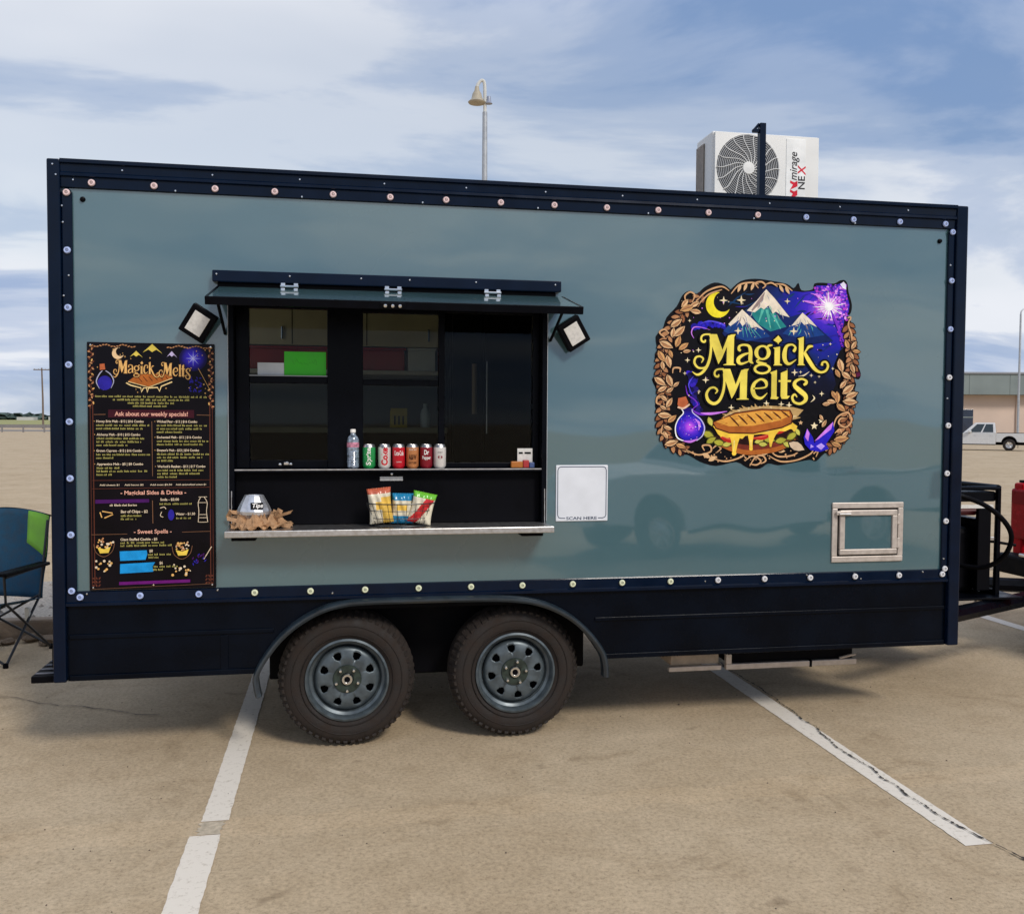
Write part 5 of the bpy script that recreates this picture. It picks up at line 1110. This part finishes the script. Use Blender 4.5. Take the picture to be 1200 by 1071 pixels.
Mn.disc('menu_potion', t_blue, 220, 395, 56, 56); Mn.stroke('menu_glass', ink('menu_pale', (176, 176, 200)), [(200, 300), (175, 330), (155, 385), (180, 440)], [6, 8, 8, 3]); Mn.stroke('menu_glass', ink('menu_pale', (176, 176, 200)), [(225, 300), (265, 330), (288, 380), (268, 435)], [6, 8, 8, 3]); Mn.poly('menu_cork', i_cork, [(178, 250), (215, 245), (222, 290), (180, 295)])
Mn.poly('menu_toast', i_crust, [(400, 380), (480, 320), (745, 320), (745, 350), (560, 418), (430, 392)]); 
for k in range(6): Mn.stroke('menu_grill', i_grill, [(470 + k * 45, 340), (510 + k * 40, 385 - k * 5)], 6, smooth=False)
Mn.stroke('menu_toast_line', ink('menu_cheese', (244, 214, 150)), [(385, 392), (420, 410), (500, 430), (505, 462), (520, 430), (545, 430), (550, 465), (560, 430), (630, 425), (645, 455), (660, 415), (745, 380)], 9, smooth=False); Mn.stroke('menu_toast_line', ink('menu_cheese', (244, 214, 150)), [(400, 382), (560, 424), (745, 352)], 5, smooth=False)
for k in range(30): Mn.leaf('menu_crystal', t_blue, None, 930 + rnd.uniform(-45, 45), 400 + rnd.uniform(-60, 60), 22, rnd.uniform(0, 180), .4)
tf1 = lambda a, b: (285 + (a - 260) * .53, 212 + (b - 345) * .66 + .00022 * (a - 260) * 40); tf2 = lambda a, b: (640 + (a - 322) * .49, 224 + (b - 518) * .66 + (a - 322) * .03)
for wd, tf in ((W1, tf1), (W2, tf2)): put_word(Mn, wd, 'menu_title_outline', i_maroon, tf, .56, 5)
for wd, tf in ((W1, tf1), (W2, tf2)): put_word(Mn, wd, 'menu_title_letter', t_gold, tf, .56)
for a0, a1, b_ in ((150, 1020, 505), (285, 885, 530), (400, 765, 555), (440, 710, 579)): Mn.greek('menu_text', t_y, a0, a1, b_, 11)
Mn.poly('menu_band', t_mar, [(250, 600), (920, 600), (920, 662), (250, 662)]); Mn.text('menu_heading', t_p, 'Ask about our weekly specials!', 300, 870, 648, 34, .02)
Mn.stroke('menu_frame_line', t_line, [(140, 640), (230, 638)], 5, smooth=False); Mn.stroke('menu_frame_line', t_line, [(940, 638), (1050, 640)], 5, smooth=False); Mn.stroke('menu_frame_line', t_line, [(588, 690), (598, 1120)], 5, smooth=False)
items = [(160, 525, 700, 'Honey Brie Melt - $12 | $16 Combo', (565, 520)), (165, 500, 803, 'Alchemy Melt - $10 | $15 Combo', (548, 512, 400)), (165, 515, 928, 'Grown Caprese - $12 | $16 Combo', (575, 300)), (170, 525, 1032, 'Apprentice Melt - $5 | $8 Combo', (345, 560, 290)),
         (628, 945, 700, 'Wicked Pear - $12 | $16 Combo', (1018, 985, 825)), (630, 980, 823, 'Enchanted Melt - $12 | $16 Combo', (1035, 990)), (632, 960, 925, "Dragon's Melt - $12 | $16 Combo", (1042, 990, 755)), (636, 1010, 1052, "Warlock's Reuben - $13 | $17 Combo", (995, 965, 795))]
for a0, a1, b_, s_, ds in items:
    Mn.text('menu_item', t_w, s_, a0, a1, b_, 19, .02); Mn.star('menu_star', t_gold, a0 - 16, b_ - 9, 6)
    for k, e in enumerate(ds): Mn.greek('menu_text', t_y, a0, e, b_ + 29 + k * 26, 11)
Mn.stroke('menu_frame_line', t_br, [(140, 1150), (1050, 1150)], 4, smooth=False); Mn.stroke('menu_frame_line', t_br, [(140, 1215), (1050, 1208)], 4, smooth=False)
for a0, a1, s_ in ((195, 345, 'Add cheese $1'), (385, 530, 'Add bacon $2'), (580, 750, 'Add meat $2.50'), (780, 1015, 'Add caramelized onion $1')): Mn.text('menu_item', t_w, s_, a0, a1, 1192, 13, .02)
Mn.text('menu_heading', t_p, '- Magickal Sides & Drinks -', 355, 860, 1262, 32, .02)
Mn.poly('menu_purple_band', t_pur, [(165, 1300), (575, 1298), (575, 1325), (165, 1330)]); Mn.stroke('menu_frame_line', t_line, [(600, 1310), (605, 1490)], 6, smooth=False)
Mn.greek('menu_text', t_w, 275, 490, 1352, 11); Mn.text('menu_item', t_w, 'Bag of Chips - $2', 360, 565, 1405, 22, .02); Mn.greek('menu_text', t_y, 360, 525, 1435, 11); Mn.greek('menu_text', t_y, 360, 480, 1460, 10)
Mn.text('menu_item', t_w, 'Soda - $2.00', 660, 805, 1312, 20, .02); Mn.greek('menu_text', t_y, 655, 925, 1345, 11); Mn.text('menu_item', t_w, 'Water - $1.50', 780, 930, 1427, 20, .02); Mn.greek('menu_text', t_y, 785, 905, 1458, 10)
for k in range(9): a = k * 2.1; Mn.stroke('menu_chips', t_gold, [(245 + 55 * math.cos(a), 1415 + 28 * math.sin(a)), (245 + 55 * math.cos(a + 1.7), 1415 + 28 * math.sin(a + 1.7))], 8, smooth=False)
Mn.stroke('menu_bottle', t_w, [(975, 1285), (955, 1330), (960, 1400), (955, 1485)], 5); Mn.stroke('menu_bottle', t_w, [(1000, 1285), (1025, 1330), (1020, 1400), (1030, 1485)], 5)
for b_ in (1285, 1330, 1425, 1450, 1485): Mn.stroke('menu_bottle', t_w, [(958, b_), (1024, b_)], 4, smooth=False)
Mn.disc('menu_soda', t_blue, 745, 1425, 24, 44); Mn.stroke('menu_bottle', t_w, [(660, 1370), (690, 1362), (705, 1378)], 6); Mn.stroke('menu_bottle', t_w, [(672, 1400), (662, 1430), (685, 1442)], 5)
Mn.text('menu_heading', t_p, '- Sweet Spells -', 460, 750, 1568, 32, .02); Mn.stroke('menu_frame_line', t_line, [(140, 1572), (410, 1570)], 4, smooth=False); Mn.stroke('menu_frame_line', t_line, [(830, 1562), (1050, 1558)], 4, smooth=False)
Mn.text('menu_item', t_w, 'Giant Stuffed Cookie - $5', 360, 640, 1622, 20, .02); Mn.greek('menu_text', t_y, 360, 690, 1647, 11); Mn.greek('menu_text', t_y, 360, 755, 1670, 11)
for b_, x0 in ((1742, 570), (1765, 575), (1838, 615), (1862, 610)): Mn.greek('menu_text', t_y, x0, x0 + (180 if b_ in (1742, 1838) else 80), b_, 11)
Mn.text('menu_item', t_w, '$8', 580, 606, 1716, 22, .02); Mn.text('menu_item', t_w, '$6', 658, 684, 1812, 22, .02)
tape = ink('tape_blue', (28, 146, 214)); Mn.poly('tape_strip', tape, [(355, 1705), (560, 1700), (565, 1730), (552, 1775), (360, 1780)]); Mn.poly('tape_strip', tape, [(360, 1805), (625, 1795), (605, 1830), (612, 1870), (360, 1880)])
Mn.poly('menu_purple_band', ink('menu_magenta', (104, 22, 110)), [(355, 1945), (895, 1938), (895, 1962), (355, 1970)]); Mn.star('menu_star', t_w, 615, 1975, 10)
for cx_, cy_, r in ((238, 1660, 82), (832, 1690, 72)):
    for k in range(24): a = rnd.uniform(0, 6.3); q_ = rnd.uniform(.2, 1); Mn.disc('menu_dessert', t_w if k % 3 == 0 else i_tan2 if k % 3 == 1 else t_gold, cx_ + r * q_ * math.cos(a) * .85, cy_ - 20 + r * .55 * q_ * math.sin(a), rnd.uniform(5, 11), k=7)
    Mn.poly('menu_cup', ink('menu_cup', (232, 200, 80)), [(cx_ - 50, cy_ + 12), (cx_, cy_ + 26), (cx_ + 50, cy_ + 8), (cx_ + 34, cy_ + 55), (cx_ - 30, cy_ + 58)])
    Mn.stroke('menu_glass', t_line, [(cx_ - 78, cy_ - 15), (cx_ - 60, cy_ + 50), (cx_, cy_ + 85), (cx_ + 60, cy_ + 45), (cx_ + 78, cy_ - 20)], 5)
for cx_, cy_ in ((235, 1825), (825, 1865)):
    for k in range(14): Mn.disc('menu_dessert', t_w if k % 2 else t_gold, cx_ + rnd.uniform(-70, 70), cy_ + rnd.uniform(-50, 55), rnd.uniform(5, 12), k=7)
Mn.stroke('menu_ray', t_w, [(1060, 1680), (1000, 1780)], 6, smooth=False)
for k in range(14): Mn.leaf('menu_crystal', t_pur if k % 2 else t_blue, None, 955 + rnd.uniform(-50, 60), 1790 + rnd.uniform(-50, 40), 26, rnd.uniform(0, 180), .4)
Mn.finish()
for x, z in ((.19, 2.12), (.764, 2.12), (.19, .905), (.764, .905)): copy_at(riv, (x, -.0148, z), T)

# ------------------------------------------------------------------ air conditioner on the roof
ac = thing('air_conditioner', 'white outdoor air conditioner with round fan grille standing on the trailer roof', 'air conditioner', (3.832, .90, ZT - .004))
AW, AD, AH = .762, .30, .655
m_acw = M('ac_white', (.84, .83, .79), .4, var=.04, scale=4)
fx, fz, frr = .245, .415, .222
b = B()                       # casing with a round fan opening in its front
b.box(0, AW, .02, AD, .03, AH); cs = b.build('casing', m_acw, ac, bev=.012)
ring_pts = [(fx + frr * math.cos(2 * PI * k / 40), fz + frr * math.sin(2 * PI * k / 40)) for k in range(40)]
rect = [(0.012, .042), (AW - .012, .042), (AW - .012, AH - .012), (.012, AH - .012)]
vs = [Vector((p[0], p[1], 0)) for p in rect]; hole = [Vector((p[0], p[1], 0)) for p in ring_pts]
tr = tessellate_polygon([vs, hole]); allp = [(p.x, p.y) for p in vs + hole]
b = B().add([(p[0], 0, p[1]) for p in allp], [tuple(t) for t in tr])
b.add([(p[0], 0, p[1]) for p in rect] + [(p[0], .0195, p[1]) for p in rect], [(0, 1, 5, 4), (1, 2, 6, 5), (2, 3, 7, 6), (3, 0, 4, 7)])
b.add([(p[0], 0, p[1]) for p in ring_pts] + [(p[0], .0195, p[1]) for p in ring_pts], [(k, (k + 1) % 40, (k + 1) % 40 + 40, k + 40) for k in range(40)])
b.build('front_panel', m_acw, ac)
B().lathe([(0, .0185), (frr - .001, .0185)], (fx, 0, fz), 'y', 40).build('fan_cavity', M('fan_dark', (.035, .037, .04), .6), ac)
m_gr = M('grille_grey', (.50, .51, .52), .45)
b = B()
for k in range(14):
    r = .054 + k * .0124; b.tube([(fx + r * math.cos(2 * PI * j / 44), -.004, fz + r * math.sin(2 * PI * j / 44)) for j in range(45)], .0024, 4, False)
gr = b.build('fan_grille', m_gr, ac)
for k in range(18):
    a = 2 * PI * k / 18; pts = [(fx + r * math.cos(a + d), -.008, fz + r * math.sin(a + d)) for r, d in ((.04, 0), (.09, .38), (.14, .62), (.19, .72), (.224, .70))]
    B().tube(catmull(pts, 4), .0028, 5).build('grille_spoke', m_acw, gr, True)
B().lathe([(0, -.016), (.040, -.014), (.044, -.004)], (fx, 0, fz), 'y', 24).build('grille_hub', m_acw, gr, True)
for x in (.02, AW - .1): box('mount_foot', m_blackm, ac, x + .03, x + .08, .0, AD + .02, 0, .0295, .004)
m_coil = M('coil_fins', (.20, .17, .13), .6, .3, var=.3, scale=60)
box('side_coil', m_coil, ac, -.006, -.0005, .15, AD - .01, .06, AH - .05, 0)
for k in range(9): box('coil_fin', m_cream, ac, -.010, -.0065, .155 + k * .015, .159 + k * .015, .06, AH - .05, 0)
box('badge_panel', M('badge_white', (.86, .86, .83), .35), ac, .515, .655, -.0035, -.0005, .06, AH - .03, .003)
acp = Print(ac, lambda a, b_: (a, b_), -.004)
def vtext(piece, mat, body, x_, z0, z1, h, bold=.02, shear=0):
    v_, f_ = text_mesh(body, bold, shear); x0, x1 = min(p[0] for p in v_), max(p[0] for p in v_); b = acp._b(piece, mat)
    b.add([acp._p(x_ - p[1] / .73 * h, z0 + (p[0] - x0) / (x1 - x0) * (z1 - z0)) for p in v_], f_)
a_k = ink('ac_dark', (50, 48, 50)); a_r = ink('ac_red', (214, 40, 60))
vtext('badge_lettering', a_k, 'mirage', .592, .352, .540, .055, .012, .25); vtext('badge_lettering', a_k, 'NE', .650, .295, .382, .05, .02); vtext('badge_red', a_r, 'X', .654, .388, .455, .058, .02, .1)
for k in range(2): acp.poly('badge_red', a_r, [(.545, .228 + k * .060), (.598, .253 + k * .060), (.598, .29 + k * .060), (.575, .278 + k * .060), (.545, .29 + k * .060), (.545, .273 + k * .060), (.565, .263 + k * .060)])
acp.finish()

# ------------------------------------------------------------------ camping chair by the kerb
ch = thing('camping_chair', 'blue folding camping chair with lime green corner standing by the trailer rear', 'camping chair', (-1.22, 2.42, 0), (0, 0, math.radians(-14)))
m_cf = M('navy_canvas', (.010, .058, .112), .8, var=.25, scale=20, bump=.3, bscale=120); m_cg = M('lime_canvas', (.20, .48, .05), .7, var=.1)
m_ct = M('chair_tube', (.03, .032, .036), .35, .5)
# frame: x right, -y front
def leg(p, nm='leg_tube'): B().tube(p, .0095, 8).build(nm, m_ct, ch, True)
for s_ in (-1, 1):
    leg([(s_ * .40, -.30, .01), (s_ * .36, .20, .42)]); leg([(s_ * .40, .28, .01), (s_ * .37, -.24, .44), (s_ * .38, -.27, .64)])
    leg([(s_ * .36, .20, .42), (s_ * .37, .30, .98)]); leg([(s_ * .385, -.26, .63), (s_ * .375, .24, .645)], 'arm_tube')
    box('armrest', m_blackm, ch, s_ * .38 - .045, s_ * .38 + .045, -.33, .24, .645, .672, .01)
    for y_ in (-.30, .28): B().lathe([(0, 0), (.018, 0), (.018, .03), (.01, .035)], (s_ * .40, y_, 0), seg=10).build('foot_cap', m_blackm, ch)
leg([(-.40, -.30, .02), (.37, -.25, .43)], 'cross_tube'); leg([(.40, -.30, .02), (-.37, -.25, .43)], 'cross_tube'); leg([(-.40, .28, .02), (.36, .21, .43)], 'cross_tube'); leg([(.40, .28, .02), (-.36, .21, .43)], 'cross_tube')
def cloth(name, mat, f, nu=16, nv=14, th=.006):
    b = B(); b.v = [f(i / nu, j / nv) for j in range(nv + 1) for i in range(nu + 1)]
    for j in range(nv):
        for i in range(nu): q = j * (nu + 1) + i; b.f.append((q, q + 1, q + nu + 2, q + nu + 1)); b.mi.append(0)
    o = b.build(name, mat, ch, True); md = o.modifiers.new('t', 'SOLIDIFY'); md.thickness = th; return o
def back(u, v):
    x = (u - .5) * .76 * (1 - .02 * v); top = 1.06 - .045 * abs(2 * u - 1) ** 2.5
    z = .40 + (top - .40) * v; yb_ = .20 + .14 * v + .05 * math.sin(PI * u) * (1 - .3 * v) + .008 * math.sin(9 * v + 3 * u)
    return (x, yb_, z)
cloth('back_fabric', m_cf, back)
cloth('green_corner', m_cg, lambda u, v: tuple(Vector(back(.76 + .235 * u, .62 - .14 * u + (.37 + .14 * u) * v)) + Vector((0, -.008, 0))), 5, 6, .003)
cloth('seat_fabric', m_cf, lambda u, v: ((u - .5) * .74, -.30 + .52 * v, .45 - .06 * math.sin(PI * u) - .05 * v + .004 * math.sin(8 * u)))
cloth('seat_front', m_cf, lambda u, v: ((u - .5) * .74, -.305 - .01 * v, .447 - .06 * math.sin(PI * u) - .07 * v), 16, 3)
B().tube(catmull([(-.38, .33, 1.01), (-.2, .36, 1.045), (0, .38, 1.06), (.2, .36, 1.045), (.38, .33, 1.01)], 5), .007, 6).build('back_piping', m_blackm, ch, True)
box('leg_joint', m_white, ch, .34, .375, .03, .06, .26, .36, .008)

pickup('pickup_truck', 'silver pickup parked opposite the trailer, mirrored faintly in its glossy side', M('silver_car_paint', (.80, .81, .81), .35, var=.03), (6.9, -7.2, 0), math.radians(172), m_cglass)
